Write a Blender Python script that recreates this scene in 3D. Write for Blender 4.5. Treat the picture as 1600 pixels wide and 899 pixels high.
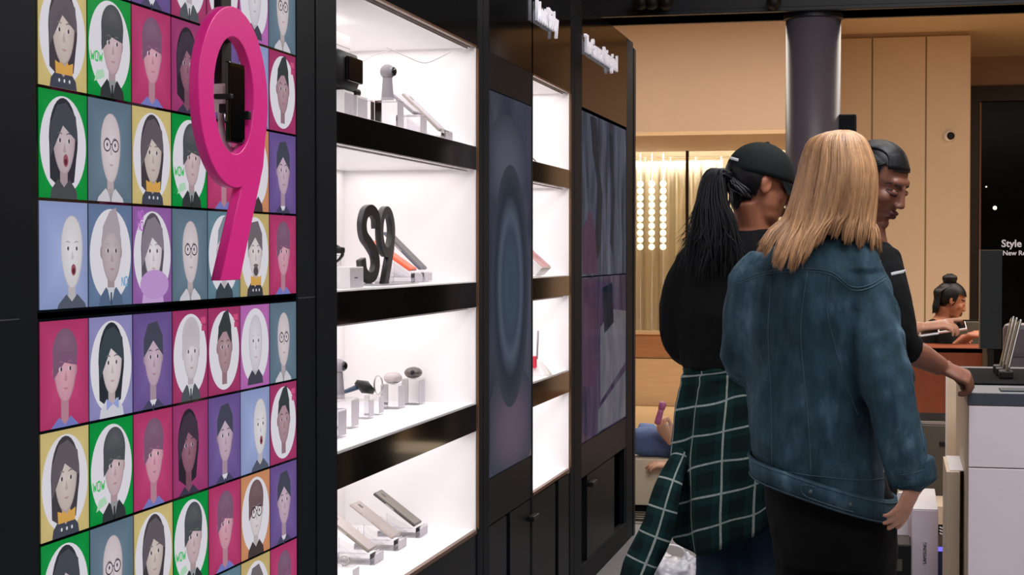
import bpy, bmesh, math, random
from mathutils import Vector, Matrix, Euler, noise
from mathutils.bvhtree import BVHTree

# ------------------------------------------------------------------ scene, camera, world, lights, exposure
for o in list(bpy.data.objects):
    bpy.data.objects.remove(o, do_unlink=True)
S = bpy.context.scene
COL = S.collection
random.seed(7)

cd = bpy.data.cameras.new('camera'); cam = bpy.data.objects.new('camera', cd); COL.objects.link(cam)
cam.location = (1.24, 0.0, 1.37)
cam.rotation_euler = (math.radians(88.8212), 0, math.radians(13.0129))
cd.sensor_width = 36.0; cd.lens = 58.5; cd.clip_start = 0.05; cd.clip_end = 100
S.camera = cam

w = bpy.data.worlds.new('mall_ambient'); S.world = w; w.use_nodes = True
w.node_tree.nodes['Background'].inputs[0].default_value = (0.62, 0.66, 0.75, 1)
w.node_tree.nodes['Background'].inputs[1].default_value = 0.05

S.view_settings.view_transform = 'Standard'; S.view_settings.look = 'None'
S.view_settings.exposure = 0.0; S.view_settings.gamma = 1.0
S.view_settings.use_curve_mapping = False

def area(name, loc, size, power, color, rot=(0, 0, 0), spread=180):
    l = bpy.data.lights.new(name, 'AREA'); l.shape = 'RECTANGLE'; l.size, l.size_y = size
    l.energy = power; l.color = color; l.spread = math.radians(spread)
    o = bpy.data.objects.new(name, l); COL.objects.link(o); o.location = loc; o.rotation_euler = rot
    return o

COOL = (0.93, 0.955, 1.0); WARM = (1.0, 0.905, 0.80); NEUT = (1.0, 0.95, 0.9)
area('kiosk_front_fill_light', (2.3, 0.6, 3.22), (2.4, 1.8), 98, COOL)  # added fill lamp, out of view, brightens surfaces that face the camera
area('kiosk_ceiling_light', (1.75, 4.3, 3.22), (1.2, 1.2), 62, COOL)
area('kiosk_rear_ceiling_light', (1.4, 6.0, 3.22), (1.6, 1.2), 26, NEUT)
area('concourse_light', (2.0, 10.6, 3.26), (8.0, 2.2), 300, WARM)
area('concourse_side_light', (7.0, 5.0, 3.26), (2.0, 8.0), 45, (1.0, 0.86, 0.7))
area('shop_window_light', (-1.0, 15.5, 2.28), (2.2, 0.12), 85, (1.0, 0.94, 0.84), (math.radians(25), 0, 0))

# ------------------------------------------------------------------ materials
def lin(c):
    return tuple(((x / 255) / 12.92 if x / 255 <= 0.04045 else ((x / 255 + 0.055) / 1.055) ** 2.4) for x in c)

MATS = {}
def mat(name, rgb, rough=0.5, metal=0.0, var=0.0, scale=20.0, bump=0.0, bscale=200.0, spec=0.5, coat=0.0, emit=0.0, sss=0.0, stretch=(1, 1, 1), rgb2=None, sheen=0.0):
    m = bpy.data.materials.new(name); m.use_nodes = True; MATS[name] = m
    nt = m.node_tree; b = nt.nodes['Principled BSDF']
    c = lin(rgb)
    b.inputs['Base Color'].default_value = (*c, 1)
    b.inputs['Roughness'].default_value = rough; b.inputs['Metallic'].default_value = metal
    b.inputs['Specular IOR Level'].default_value = spec; b.inputs['Coat Weight'].default_value = coat
    b.inputs['Sheen Weight'].default_value = sheen
    if sss:
        b.inputs['Subsurface Weight'].default_value = sss; b.inputs['Subsurface Radius'].default_value = (0.02, 0.008, 0.004)
    if emit:
        b.inputs['Emission Color'].default_value = (*c, 1); b.inputs['Emission Strength'].default_value = emit
    if var or rgb2 or bump:
        tc = nt.nodes.new('ShaderNodeTexCoord'); mp = nt.nodes.new('ShaderNodeMapping')
        mp.inputs['Scale'].default_value = stretch
        nt.links.new(tc.outputs['Object'], mp.inputs['Vector'])
    if var or rgb2:
        n = nt.nodes.new('ShaderNodeTexNoise'); n.inputs['Scale'].default_value = scale; n.inputs['Detail'].default_value = 4
        nt.links.new(mp.outputs[0], n.inputs['Vector'])
        r = nt.nodes.new('ShaderNodeValToRGB'); r.color_ramp.elements[0].position = 0.3; r.color_ramp.elements[1].position = 0.7
        c1 = c if rgb2 else tuple(x * (1 - var) for x in c); c2 = lin(rgb2) if rgb2 else tuple(min(1, x * (1 + var)) for x in c)
        r.color_ramp.elements[0].color = (*c1, 1); r.color_ramp.elements[1].color = (*c2, 1)
        nt.links.new(n.outputs['Fac'], r.inputs[0]); nt.links.new(r.outputs[0], b.inputs['Base Color'])
    if bump:
        n2 = nt.nodes.new('ShaderNodeTexNoise'); n2.inputs['Scale'].default_value = bscale; n2.inputs['Detail'].default_value = 3
        nt.links.new(mp.outputs[0], n2.inputs['Vector'])
        bp = nt.nodes.new('ShaderNodeBump'); bp.inputs['Strength'].default_value = bump; bp.inputs['Distance'].default_value = 0.004
        nt.links.new(n2.outputs['Fac'], bp.inputs['Height']); nt.links.new(bp.outputs[0], b.inputs['Normal'])
    return m

mat('black_frame', (15, 21, 27), 0.6, spec=0.12, var=0.12, scale=6)
mat('black_gloss', (12, 12, 13), 0.1, spec=0.1, var=0.05, scale=4)
mat('fascia_gloss', (16, 14, 13), 0.07, spec=0.4, var=0.05, scale=4)
mat('black_door', (15, 20, 25), 0.42, spec=0.12, var=0.12, scale=5)
mat('bronze_edge', (120, 88, 66), 0.35, metal=0.6, var=0.1)
mat('white_lining', (240, 236, 236), 0.55, var=0.015, scale=3)
mat('white_shelf', (246, 244, 246), 0.25, var=0.01, scale=3)
mat('white_plastic', (236, 232, 232), 0.3, var=0.02)
mat('grey_plastic', (150, 144, 150), 0.35, var=0.03)
mat('label_grey', (186, 178, 184), 0.5, var=0.03)
mat('dark_plastic', (22, 22, 24), 0.5, spec=0.3, var=0.1)
mat('sculpture_black', (34, 32, 32), 0.42, var=0.08)
mat('magenta_paint', (246, 44, 152), 0.38, var=0.03, scale=8)
mat('black_glass', (8, 8, 9), 0.06, spec=0.6, var=0.03)
mat('silver', (188, 184, 180), 0.3, metal=0.85, var=0.04)
mat('phone_silver', (168, 156, 152), 0.3, metal=0.3, var=0.04)
mat('phone_dark', (66, 62, 58), 0.28, metal=0.3, var=0.06)
mat('phone_tan', (126, 118, 108), 0.3, metal=0.25, var=0.04)
mat('phone_orange', (226, 92, 50), 0.35, var=0.04)
mat('phone_blue', (92, 92, 106), 0.32, metal=0.2, var=0.05)
mat('case_white', (176, 166, 164), 0.25, var=0.03)
mat('case_dark', (92, 84, 80), 0.25, var=0.06)
mat('strap_blue', (44, 62, 84), 0.6, var=0.1)
mat('cable_white', (220, 216, 220), 0.5, var=0.02)
mat('cable_grey', (196, 190, 192), 0.5, var=0.02)
mat('sign_white', (236, 234, 244), 0.4, emit=0.32, var=0.02)
mat('led_diffuser', (255, 246, 240), 0.5, emit=2.2, var=0.01)
mat('pink_print', (206, 150, 156), 0.45, rgb2=(150, 74, 84), scale=26)
mat('red_plastic', (206, 40, 62), 0.35, var=0.05)
mat('navy_beam', (15, 22, 34), 0.5, var=0.1, scale=3)
mat('column_paint', (98, 92, 104), 0.36, var=0.05, scale=5, bump=0.03, bscale=160)
mat('mall_wall', (196, 170, 146), 0.7, var=0.03, scale=1.2, bump=0.03, bscale=60)
mat('mall_panel', (216, 194, 168), 0.6, var=0.03, scale=1.5)
mat('mall_ceiling', (214, 190, 160), 0.8, var=0.02, scale=1)
mat('shop_header', (164, 138, 122), 0.7, var=0.04, scale=2)
mat('dark_bronze_frame', (46, 34, 27), 0.4, metal=0.3, var=0.1)
mat('shop_dark', (5, 5, 6), 0.2, spec=0.08, var=0.1)
mat('wood_wainscot', (170, 120, 80), 0.5, var=0.14, scale=6, stretch=(0.6, 0.6, 6))
mat('pale_wood', (214, 182, 142), 0.5, var=0.06, scale=6, stretch=(0.6, 0.6, 6))
mat('platform_floor', (122, 124, 130), 0.55, var=0.06, scale=14, bump=0.05, bscale=120)
mat('mall_floor', (206, 176, 134), 0.28, var=0.05, scale=1.4)
mat('cream_bench', (246, 232, 204), 0.5, var=0.03, scale=4)
mat('counter_white', (240, 224, 232), 0.4, var=0.015, scale=3)
mat('counter_grey', (104, 108, 118), 0.35, var=0.05, scale=8)
mat('counter_edge', (66, 70, 80), 0.45, var=0.05)
mat('counter_side', (228, 206, 180), 0.55, var=0.05, scale=3)
mat('carton_white', (232, 216, 230), 0.5, var=0.02)
mat('carton_top', (236, 232, 236), 0.45, var=0.02)
mat('metal_bin', (104, 98, 88), 0.4, metal=0.5, var=0.08)
mat('desk_brown', (128, 62, 36), 0.4, var=0.1, scale=5, stretch=(3, 1, 1))
mat('navy_panel', (18, 34, 46), 0.5, var=0.08)
mat('blue_light', (120, 110, 250), 0.5, emit=0.8, var=0.02)
mat('navy_box', (18, 24, 70), 0.5, var=0.1)
mat('ink', (58, 56, 70), 0.6, var=0.05)
mat('plastic_bag', (216, 216, 226), 0.3, var=0.1, bump=0.3, bscale=40)
mat('curtain', (250, 240, 222), 0.8, var=0.03)
mat('lamp_disc', (255, 244, 214), 0.5, emit=1.6, var=0.01)
mat('shop_cream', (246, 234, 210), 0.8, var=0.02)
# people
mat('skin_light', (206, 150, 124), 0.5, var=0.05, scale=30, sss=0.12)
mat('skin_fair', (232, 182, 154), 0.5, var=0.05, scale=30, sss=0.12)
mat('mat_black', (14, 15, 17), 0.9, spec=0.08, var=0.1)
mat('skin_tan', (176, 112, 84), 0.5, var=0.06, scale=30, sss=0.1)
mat('skin_dark', (134, 86, 68), 0.5, var=0.1, scale=24, sss=0.08)
mat('lip_dark', (84, 40, 38), 0.4, var=0.06)
mat('brow_dark', (30, 20, 18), 0.7, var=0.1)
mat('sclera', (206, 196, 190), 0.25, var=0.02)
mat('black_knit', (13, 14, 16), 0.9, var=0.15, scale=30, bump=0.2, bscale=500, spec=0.2)
mat('black_trousers', (6, 8, 9), 0.85, var=0.15, scale=10, spec=0.2)
mat('cap_fabric', (14, 22, 22), 0.85, var=0.1, scale=40, bump=0.1, bscale=600, spec=0.25)
mat('jeans_blue', (42, 64, 84), 0.85, var=0.14, scale=14, bump=0.1, bscale=600, spec=0.2)
mat('jeans_light', (92, 116, 168), 0.8, var=0.1, scale=14)
mat('lavender_shirt', (186, 172, 204), 0.8, var=0.06)
mat('shoe_black', (18, 18, 20), 0.5, var=0.1)
mat('shoe_white', (206, 204, 200), 0.5, var=0.04)
mat('pink_plastic', (206, 120, 170), 0.4, var=0.05)
mat('seam_pale', (64, 86, 100), 0.8, var=0.15, scale=60)
mat('copper_button', (84, 92, 98), 0.5, metal=0.5, var=0.05)
mat('stripe_white', (224, 224, 228), 0.6, var=0.03)

def node_mat(name):
    m = bpy.data.materials.new(name); m.use_nodes = True; MATS[name] = m
    nt = m.node_tree; nt.nodes.clear()
    out = nt.nodes.new('ShaderNodeOutputMaterial')
    return m, nt, out

# clear acrylic: mostly see-through with a glossy skin
m, nt, out = node_mat('acrylic')
tr = nt.nodes.new('ShaderNodeBsdfTransparent'); tr.inputs[0].default_value = (0.95, 0.945, 0.955, 1)
gl = nt.nodes.new('ShaderNodeBsdfGlossy'); gl.inputs['Roughness'].default_value = 0.05
fr = nt.nodes.new('ShaderNodeFresnel'); fr.inputs[0].default_value = 1.49
mx = nt.nodes.new('ShaderNodeMixShader'); nt.links.new(fr.outputs[0], mx.inputs[0]); nt.links.new(tr.outputs[0], mx.inputs[1]); nt.links.new(gl.outputs[0], mx.inputs[2])
nt.links.new(mx.outputs[0], out.inputs[0])
# window glass
m, nt, out = node_mat('window_glass')
tr = nt.nodes.new('ShaderNodeBsdfTransparent'); tr.inputs[0].default_value = (0.96, 0.95, 0.92, 1)
gl = nt.nodes.new('ShaderNodeBsdfGlossy'); gl.inputs['Roughness'].default_value = 0.03
mx = nt.nodes.new('ShaderNodeMixShader'); mx.inputs[0].default_value = 0.07
nt.links.new(tr.outputs[0], mx.inputs[1]); nt.links.new(gl.outputs[0], mx.inputs[2]); nt.links.new(mx.outputs[0], out.inputs[0])

# lit screen pixels: colour carried by the picture polygons
m, nt, out = node_mat('screen_pixels')
at = nt.nodes.new('ShaderNodeAttribute'); at.attribute_name = 'Col'
em = nt.nodes.new('ShaderNodeEmission'); em.inputs['Strength'].default_value = 0.92
gl = nt.nodes.new('ShaderNodeBsdfGlossy'); gl.inputs['Roughness'].default_value = 0.25; gl.inputs[0].default_value = (0.03, 0.03, 0.03, 1)
ad = nt.nodes.new('ShaderNodeAddShader'); nz = nt.nodes.new('ShaderNodeTexNoise'); nz.inputs['Scale'].default_value = 260
mu = nt.nodes.new('ShaderNodeMixRGB'); mu.blend_type = 'MULTIPLY'; mu.inputs[0].default_value = 0.14
nt.links.new(at.outputs['Color'], mu.inputs[1]); nt.links.new(nz.outputs['Fac'], mu.inputs[2])
nt.links.new(mu.outputs[0], em.inputs[0]); nt.links.new(em.outputs[0], ad.inputs[0]); nt.links.new(gl.outputs[0], ad.inputs[1]); nt.links.new(ad.outputs[0], out.inputs[0])

# strands and cloth that carry a tint per piece
def tinted(name, a, b, rough, bump=0.0, spec=0.4, streak=False):
    m = bpy.data.materials.new(name); m.use_nodes = True; MATS[name] = m; nt = m.node_tree
    p = nt.nodes['Principled BSDF']; p.inputs['Roughness'].default_value = rough; p.inputs['Specular IOR Level'].default_value = spec
    at = nt.nodes.new('ShaderNodeAttribute'); at.attribute_name = 'Col'
    tc = nt.nodes.new('ShaderNodeTexCoord'); mp = nt.nodes.new('ShaderNodeMapping'); mp.inputs['Scale'].default_value = (260, 260, 12)
    nz = nt.nodes.new('ShaderNodeTexNoise'); nz.inputs['Scale'].default_value = 1.0; nz.inputs['Detail'].default_value = 2
    nt.links.new(tc.outputs['Object'], mp.inputs[0]); nt.links.new(mp.outputs[0], nz.inputs['Vector'])
    sp = nt.nodes.new('ShaderNodeSeparateColor'); nt.links.new(at.outputs['Color'], sp.inputs[0])
    ma = nt.nodes.new('ShaderNodeMath'); ma.operation = 'MULTIPLY_ADD'; ma.inputs[1].default_value = 0.7; ma.inputs[2].default_value = -0.3
    nt.links.new(nz.outputs['Fac'], ma.inputs[0])
    ad = nt.nodes.new('ShaderNodeMath'); ad.operation = 'ADD'; ad.use_clamp = True
    nt.links.new(ma.outputs[0], ad.inputs[0]); nt.links.new(sp.outputs[0], ad.inputs[1])
    mi = nt.nodes.new('ShaderNodeMixRGB'); mi.inputs[1].default_value = (*lin(a), 1); mi.inputs[2].default_value = (*lin(b), 1)
    nt.links.new(ad.outputs[0], mi.inputs[0]); nt.links.new(mi.outputs[0], p.inputs['Base Color'])
    return m
tinted('blond_hair', (96, 62, 42), (220, 170, 124), 0.42)
tinted('black_hair', (9, 9, 11), (24, 25, 31), 0.45, spec=0.3)

# denim: faded blue twill, paler in cloudy worn patches
m = bpy.data.materials.new('denim'); m.use_nodes = True; MATS['denim'] = m; nt = m.node_tree
p = nt.nodes['Principled BSDF']; p.inputs['Roughness'].default_value = 0.85; p.inputs['Specular IOR Level'].default_value = 0.2
tc = nt.nodes.new('ShaderNodeTexCoord'); n1 = nt.nodes.new('ShaderNodeTexNoise'); n1.inputs['Scale'].default_value = 7; n1.inputs['Detail'].default_value = 6; n1.inputs['Roughness'].default_value = 0.62
mp = nt.nodes.new('ShaderNodeMapping'); mp.inputs['Scale'].default_value = (1.6, 1.6, 0.7)
nt.links.new(tc.outputs['Object'], mp.inputs[0]); nt.links.new(mp.outputs[0], n1.inputs['Vector'])
r = nt.nodes.new('ShaderNodeValToRGB'); els = r.color_ramp.elements
els[0].position = 0.34; els[0].color = (*lin((31, 51, 62)), 1); els[1].position = 0.74; els[1].color = (*lin((92, 118, 134)), 1)
e = els.new(0.55); e.color = (*lin((49, 74, 88)), 1)
nt.links.new(n1.outputs['Fac'], r.inputs[0])
n2 = nt.nodes.new('ShaderNodeTexNoise'); n2.inputs['Scale'].default_value = 420; n2.inputs['Detail'].default_value = 2
nt.links.new(tc.outputs['Object'], n2.inputs['Vector'])
mu = nt.nodes.new('ShaderNodeMixRGB'); mu.blend_type = 'OVERLAY'; mu.inputs[0].default_value = 0.35
nt.links.new(r.outputs[0], mu.inputs[1]); nt.links.new(n2.outputs['Fac'], mu.inputs[2]); nt.links.new(mu.outputs[0], p.inputs['Base Color'])
bp = nt.nodes.new('ShaderNodeBump'); bp.inputs['Strength'].default_value = 0.2; bp.inputs['Distance'].default_value = 0.002
nt.links.new(n2.outputs['Fac'], bp.inputs['Height']); nt.links.new(bp.outputs[0], p.inputs['Normal'])

# plaid: white windowpane lines over dark green, laid out on the cloth's own weave coordinates
m = bpy.data.materials.new('plaid_flannel'); m.use_nodes = True; MATS['plaid_flannel'] = m; nt = m.node_tree
p = nt.nodes['Principled BSDF']; p.inputs['Roughness'].default_value = 0.9; p.inputs['Specular IOR Level'].default_value = 0.15
uv = nt.nodes.new('ShaderNodeUVMap'); uv.uv_map = 'weave'; sx = nt.nodes.new('ShaderNodeSeparateXYZ'); nt.links.new(uv.outputs[0], sx.inputs[0])
def fracline(sock, width):
    f = nt.nodes.new('ShaderNodeMath'); f.operation = 'FRACT'; nt.links.new(sock, f.inputs[0])
    l = nt.nodes.new('ShaderNodeMath'); l.operation = 'LESS_THAN'; l.inputs[1].default_value = width; nt.links.new(f.outputs[0], l.inputs[0])
    return l.outputs[0]
def half(sock):
    f = nt.nodes.new('ShaderNodeMath'); f.operation = 'FRACT'; nt.links.new(sock, f.inputs[0])
    a = nt.nodes.new('ShaderNodeMath'); a.operation = 'SUBTRACT'; a.inputs[1].default_value = 0.55; nt.links.new(f.outputs[0], a.inputs[0])
    b = nt.nodes.new('ShaderNodeMath'); b.operation = 'ABSOLUTE'; nt.links.new(a.outputs[0], b.inputs[0])
    l = nt.nodes.new('ShaderNodeMath'); l.operation = 'LESS_THAN'; l.inputs[1].default_value = 0.24; nt.links.new(b.outputs[0], l.inputs[0])
    return l.outputs[0]
lx = fracline(sx.outputs[0], 0.07); ly = fracline(sx.outputs[1], 0.065)
mxl = nt.nodes.new('ShaderNodeMath'); mxl.operation = 'MAXIMUM'; nt.links.new(lx, mxl.inputs[0]); nt.links.new(ly, mxl.inputs[1])
hb = nt.nodes.new('ShaderNodeMath'); hb.operation = 'ADD'; nt.links.new(half(sx.outputs[0]), hb.inputs[0]); nt.links.new(half(sx.outputs[1]), hb.inputs[1])
hm = nt.nodes.new('ShaderNodeMath'); hm.operation = 'MULTIPLY'; hm.inputs[1].default_value = 0.5; nt.links.new(hb.outputs[0], hm.inputs[0])
c1 = nt.nodes.new('ShaderNodeMixRGB'); c1.inputs[1].default_value = (*lin((20, 50, 50)), 1); c1.inputs[2].default_value = (*lin((12, 28, 30)), 1)
nt.links.new(hm.outputs[0], c1.inputs[0])
c2 = nt.nodes.new('ShaderNodeMixRGB'); c2.inputs[2].default_value = (*lin((158, 168, 164)), 1)
nz = nt.nodes.new('ShaderNodeTexNoise'); nz.inputs['Scale'].default_value = 60
mm = nt.nodes.new('ShaderNodeMath'); mm.operation = 'MULTIPLY'; nt.links.new(mxl.outputs[0], mm.inputs[0])
ma = nt.nodes.new('ShaderNodeMath'); ma.operation = 'ADD'; ma.inputs[1].default_value = 0.35; ma.use_clamp = True; nt.links.new(nz.outputs['Fac'], ma.inputs[0]); nt.links.new(ma.outputs[0], mm.inputs[1])
nt.links.new(mm.outputs[0], c2.inputs[0]); nt.links.new(c1.outputs[0], c2.inputs[1]); nt.links.new(c2.outputs[0], p.inputs['Base Color'])

# pictures on the dark demo screens (their own light, soft abstract footage)
def screen_footage(name, cols, scale, stretch, strength=1.0, oval=None):
    m, nt, out = node_mat(name)
    tc = nt.nodes.new('ShaderNodeTexCoord'); mp = nt.nodes.new('ShaderNodeMapping'); mp.inputs['Scale'].default_value = stretch
    nt.links.new(tc.outputs['Object'], mp.inputs[0])
    n = nt.nodes.new('ShaderNodeTexNoise'); n.inputs['Scale'].default_value = scale; n.inputs['Detail'].default_value = 3; n.inputs['Distortion'].default_value = 0.6
    nt.links.new(mp.outputs[0], n.inputs['Vector'])
    r = nt.nodes.new('ShaderNodeValToRGB'); e = r.color_ramp.elements
    e[0].position = 0.3; e[1].position = 0.7
    e[0].color = (*lin(cols[0]), 1); e[1].color = (*lin(cols[-1]), 1)
    for i, c in enumerate(cols[1:-1]):
        k = e.new(0.3 + 0.4 * (i + 1) / (len(cols) - 1)); k.color = (*lin(c), 1)
    nt.links.new(n.outputs['Fac'], r.inputs[0]); col = r.outputs[0]
    em = nt.nodes.new('ShaderNodeEmission'); em.inputs[1].default_value = strength
    nt.links.new(col, em.inputs[0])
    gl = nt.nodes.new('ShaderNodeBsdfGlossy'); gl.inputs['Roughness'].default_value = 0.08; gl.inputs[0].default_value = (0.05, 0.05, 0.05, 1)
    ad = nt.nodes.new('ShaderNodeAddShader'); nt.links.new(em.outputs[0], ad.inputs[0]); nt.links.new(gl.outputs[0], ad.inputs[1]); nt.links.new(ad.outputs[0], out.inputs[0])
screen_footage('footage_slate', [(46, 50, 62), (60, 64, 78), (76, 78, 92)], 2.2, (1, 1.6, 0.7), 0.8)
screen_footage('footage_sea', [(30, 38, 50), (66, 74, 92), (96, 100, 118)], 3.0, (1, 3.2, 0.8), 0.72)
screen_footage('footage_dusk', [(34, 40, 54), (72, 58, 82), (84, 84, 98)], 2.6, (1, 3.0, 0.7), 0.72)

# ------------------------------------------------------------------ helpers
def tag(o, label=None, cat=None, group=None, kind=None):
    if label: o['label'] = label
    if cat: o['category'] = cat
    if group: o['group'] = group
    if kind: o['kind'] = kind
    return o

def empty(name, loc=(0, 0, 0), label=None, cat=None, group=None, kind=None):
    o = bpy.data.objects.new(name, None); COL.objects.link(o); o.location = loc; o.empty_display_size = 0.1
    return tag(o, label, cat, group, kind)

def link(name, me, material=None, parent=None, smooth=False):
    o = bpy.data.objects.new(name, me); COL.objects.link(o)
    if material is not None:
        for mm in (material if isinstance(material, (list, tuple)) else [material]):
            me.materials.append(MATS[mm])
    if smooth:
        me.polygons.foreach_set('use_smooth', [True] * len(me.polygons))
    if parent is not None:
        o.parent = parent; o.matrix_parent_inverse = Matrix.Translation(-Vector(parent_world(parent)))
    return o

def parent_world(p):
    return Vector(p.location) if p.parent is None else Vector((0, 0, 0))

def obj(name, bm, material=None, parent=None, smooth=False):
    me = bpy.data.meshes.new(name); bmesh.ops.recalc_face_normals(bm, faces=bm.faces)
    bm.to_mesh(me); bm.free()
    return link(name, me, material, parent, smooth)

def box(bm, x0, x1, y0, y1, z0, z1, bev=0.0, M=None):
    vs = [bm.verts.new((x, y, z)) for x in (min(x0, x1), max(x0, x1)) for y in (min(y0, y1), max(y0, y1)) for z in (min(z0, z1), max(z0, z1))]
    fs = []
    for f in ((0, 1, 3, 2), (4, 6, 7, 5), (0, 4, 5, 1), (2, 3, 7, 6), (0, 2, 6, 4), (1, 5, 7, 3)):
        fs.append(bm.faces.new([vs[i] for i in f]))
    if M is not None:
        for v in vs: v.co = M @ v.co
    if bev > 0:
        es = list({e for f in fs for e in f.edges})
        bmesh.ops.bevel(bm, geom=es, offset=bev, segments=2, affect='EDGES', profile=0.5)
    return bm

def B(name, dims, material, parent=None, bev=0.0, M=None):
    bm = bmesh.new(); box(bm, *dims, bev=bev, M=M)
    return obj(name, bm, material, parent)

def frame_from(t, ref):
    t = t.normalized(); a = ref - t * ref.dot(t)
    if a.length < 1e-4: a = Vector((1, 0, 0)) - t * t.x
    if a.length < 1e-4: a = Vector((0, 1, 0)) - t * t.y
    a.normalize(); return a, t.cross(a)

def crom(pts, n):
    P = [Vector(p) for p in pts]; Q = [P[0] * 2 - P[1]] + P + [P[-1] * 2 - P[-2]]; out = []
    for i in range(len(P) - 1):
        p0, p1, p2, p3 = Q[i:i + 4]
        for k in range(n):
            t = k / n
            out.append(0.5 * ((2 * p1) + (p2 - p0) * t + (2 * p0 - 5 * p1 + 4 * p2 - p3) * t * t + (3 * p1 - p0 - 3 * p2 + p3) * t ** 3))
    out.append(P[-1]); return out

def lerp_list(vals, n_out):
    out = []
    for i in range(n_out):
        f = i / (n_out - 1) * (len(vals) - 1); k = min(int(f), len(vals) - 2); t = f - k
        a, b = vals[k], vals[k + 1]
        if isinstance(a, (tuple, list)): out.append(tuple(a[j] * (1 - t) + b[j] * t for j in range(len(a))))
        else: out.append(a * (1 - t) + b * t)
    return out

def tube(bm, pts, radii, ref=(1, 0, 0), segs=12, sub=4, layer=None, color=None, power=2.0):
    """swept tube; radius a number or (along ref, across); rounded by shrinking end rings"""
    ref = Vector(ref)
    if not isinstance(radii, (list, tuple)) or (len(radii) == 2 and isinstance(radii[0], float) and len(pts) != 2): radii = [radii] * len(pts)
    C = crom(pts, sub) if sub > 1 and len(pts) > 1 else [Vector(p) for p in pts]
    R = lerp_list([r if isinstance(r, (tuple, list)) else (r, r) for r in radii], len(C))
    rings = []
    for i, c in enumerate(C):
        t = (C[min(i + 1, len(C) - 1)] - C[max(i - 1, 0)])
        if t.length < 1e-7: t = Vector((0, 0, 1))
        a, b = frame_from(t, ref)
        ring = []
        for k in range(segs):
            th = 2 * math.pi * k / segs
            ring.append(bm.verts.new(c + a * (math.cos(th) * R[i][0]) + b * (math.sin(th) * R[i][1])))
        rings.append(ring)
    fs = []
    for i in range(len(rings) - 1):
        for k in range(segs):
            fs.append(bm.faces.new((rings[i][k], rings[i][(k + 1) % segs], rings[i + 1][(k + 1) % segs], rings[i + 1][k])))
    for ring, c, end in ((rings[0], C[0], -1), (rings[-1], C[-1], 1)):
        tdir = (C[1] - C[0]).normalized() * -1 if end < 0 else (C[-1] - C[-2]).normalized()
        rr = min(R[0] if end < 0 else R[-1]); tip = bm.verts.new(c + tdir * rr * 0.45)
        for k in range(segs):
            fs.append(bm.faces.new((ring[k], ring[(k + 1) % segs], tip)))
    if layer is not None:
        for f in fs:
            for l in f.loops: l[layer] = color
    return bm

def ell(bm, c, r, M=None, seg=16):
    ret = bmesh.ops.create_uvsphere(bm, u_segments=seg, v_segments=max(8, seg // 2), radius=1.0)
    for v in ret['verts']:
        p = Vector((v.co.x * r[0], v.co.y * r[1], v.co.z * r[2]))
        p = p + Vector(c)
        v.co = M @ p if M is not None else p
    return bm

def rings(bm, sec, segs=28, power=2.3, sub=4):
    """stacked horizontal sections (cx, cy, z, rx, ry)"""
    P = [Vector((s[0], s[1], s[2])) for s in sec]; C = crom(P, sub); R = crom([Vector((s[3], s[4], 0)) for s in sec], sub)
    rs = []
    for c, r in zip(C, R):
        ring = []
        for k in range(segs):
            th = 2 * math.pi * k / segs; ca, sa = math.cos(th), math.sin(th)
            x = math.copysign(abs(ca) ** (2 / power), ca) * r.x; y = math.copysign(abs(sa) ** (2 / power), sa) * r.y
            ring.append(bm.verts.new((c.x + x, c.y + y, c.z)))
        rs.append(ring)
    for i in range(len(rs) - 1):
        for k in range(segs):
            bm.faces.new((rs[i][k], rs[i][(k + 1) % segs], rs[i + 1][(k + 1) % segs], rs[i + 1][k]))
    bm.faces.new(rs[0]); bm.faces.new(rs[-1])
    return bm

def remesh(bm, voxel, smooth=4, fac=0.5):
    me = bpy.data.meshes.new('tmp'); bmesh.ops.recalc_face_normals(bm, faces=bm.faces); bm.to_mesh(me); bm.free()
    o = bpy.data.objects.new('tmp', me); COL.objects.link(o)
    md = o.modifiers.new('r', 'REMESH'); md.mode = 'VOXEL'; md.voxel_size = voxel; md.use_smooth_shade = True
    if smooth:
        sm = o.modifiers.new('s', 'SMOOTH'); sm.factor = fac; sm.iterations = smooth
    dg = bpy.context.evaluated_depsgraph_get(); dg.update()
    out = bpy.data.meshes.new_from_object(o.evaluated_get(dg))
    bpy.data.objects.remove(o); bpy.data.meshes.remove(me)
    out.materials.clear()
    return out

def wrinkle(me, amp, freq=(9, 9, 5), amp2=0.0, freq2=(25, 25, 25), mask=None):
    nor = [v.normal.copy() for v in me.vertices]
    for v, n in zip(me.vertices, nor):
        p = v.co
        k = 1.0 if mask is None else mask(p)
        d = noise.noise(Vector((p.x * freq[0], p.y * freq[1], p.z * freq[2]))) * amp
        d += abs(noise.noise(Vector((p.x * freq[0] * 1.9 + 7, p.y * freq[1] * 1.9, p.z * freq[2] * 1.9)))) * -amp * 0.8
        if amp2: d += noise.noise(Vector((p.x * freq2[0], p.y * freq2[1], p.z * freq2[2]))) * amp2
        v.co = p + n * d * k
    me.update()

def curve_shape(name, loops, thick, bevel, material, parent, M, fill='BOTH'):
    """flat outline (list of closed loops) extruded to a solid, placed by M"""
    cu = bpy.data.curves.new(name, 'CURVE'); cu.dimensions = '2D'; cu.fill_mode = fill; cu.extrude = thick / 2 - bevel; cu.bevel_depth = bevel; cu.bevel_resolution = 1
    for lp in loops:
        sp = cu.splines.new('POLY'); sp.points.add(len(lp) - 1); sp.use_cyclic_u = True
        for q, (x, y) in zip(sp.points, lp): q.co = (x, y, 0, 1)
    return from_curve(name, cu, material, parent, M)

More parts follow.
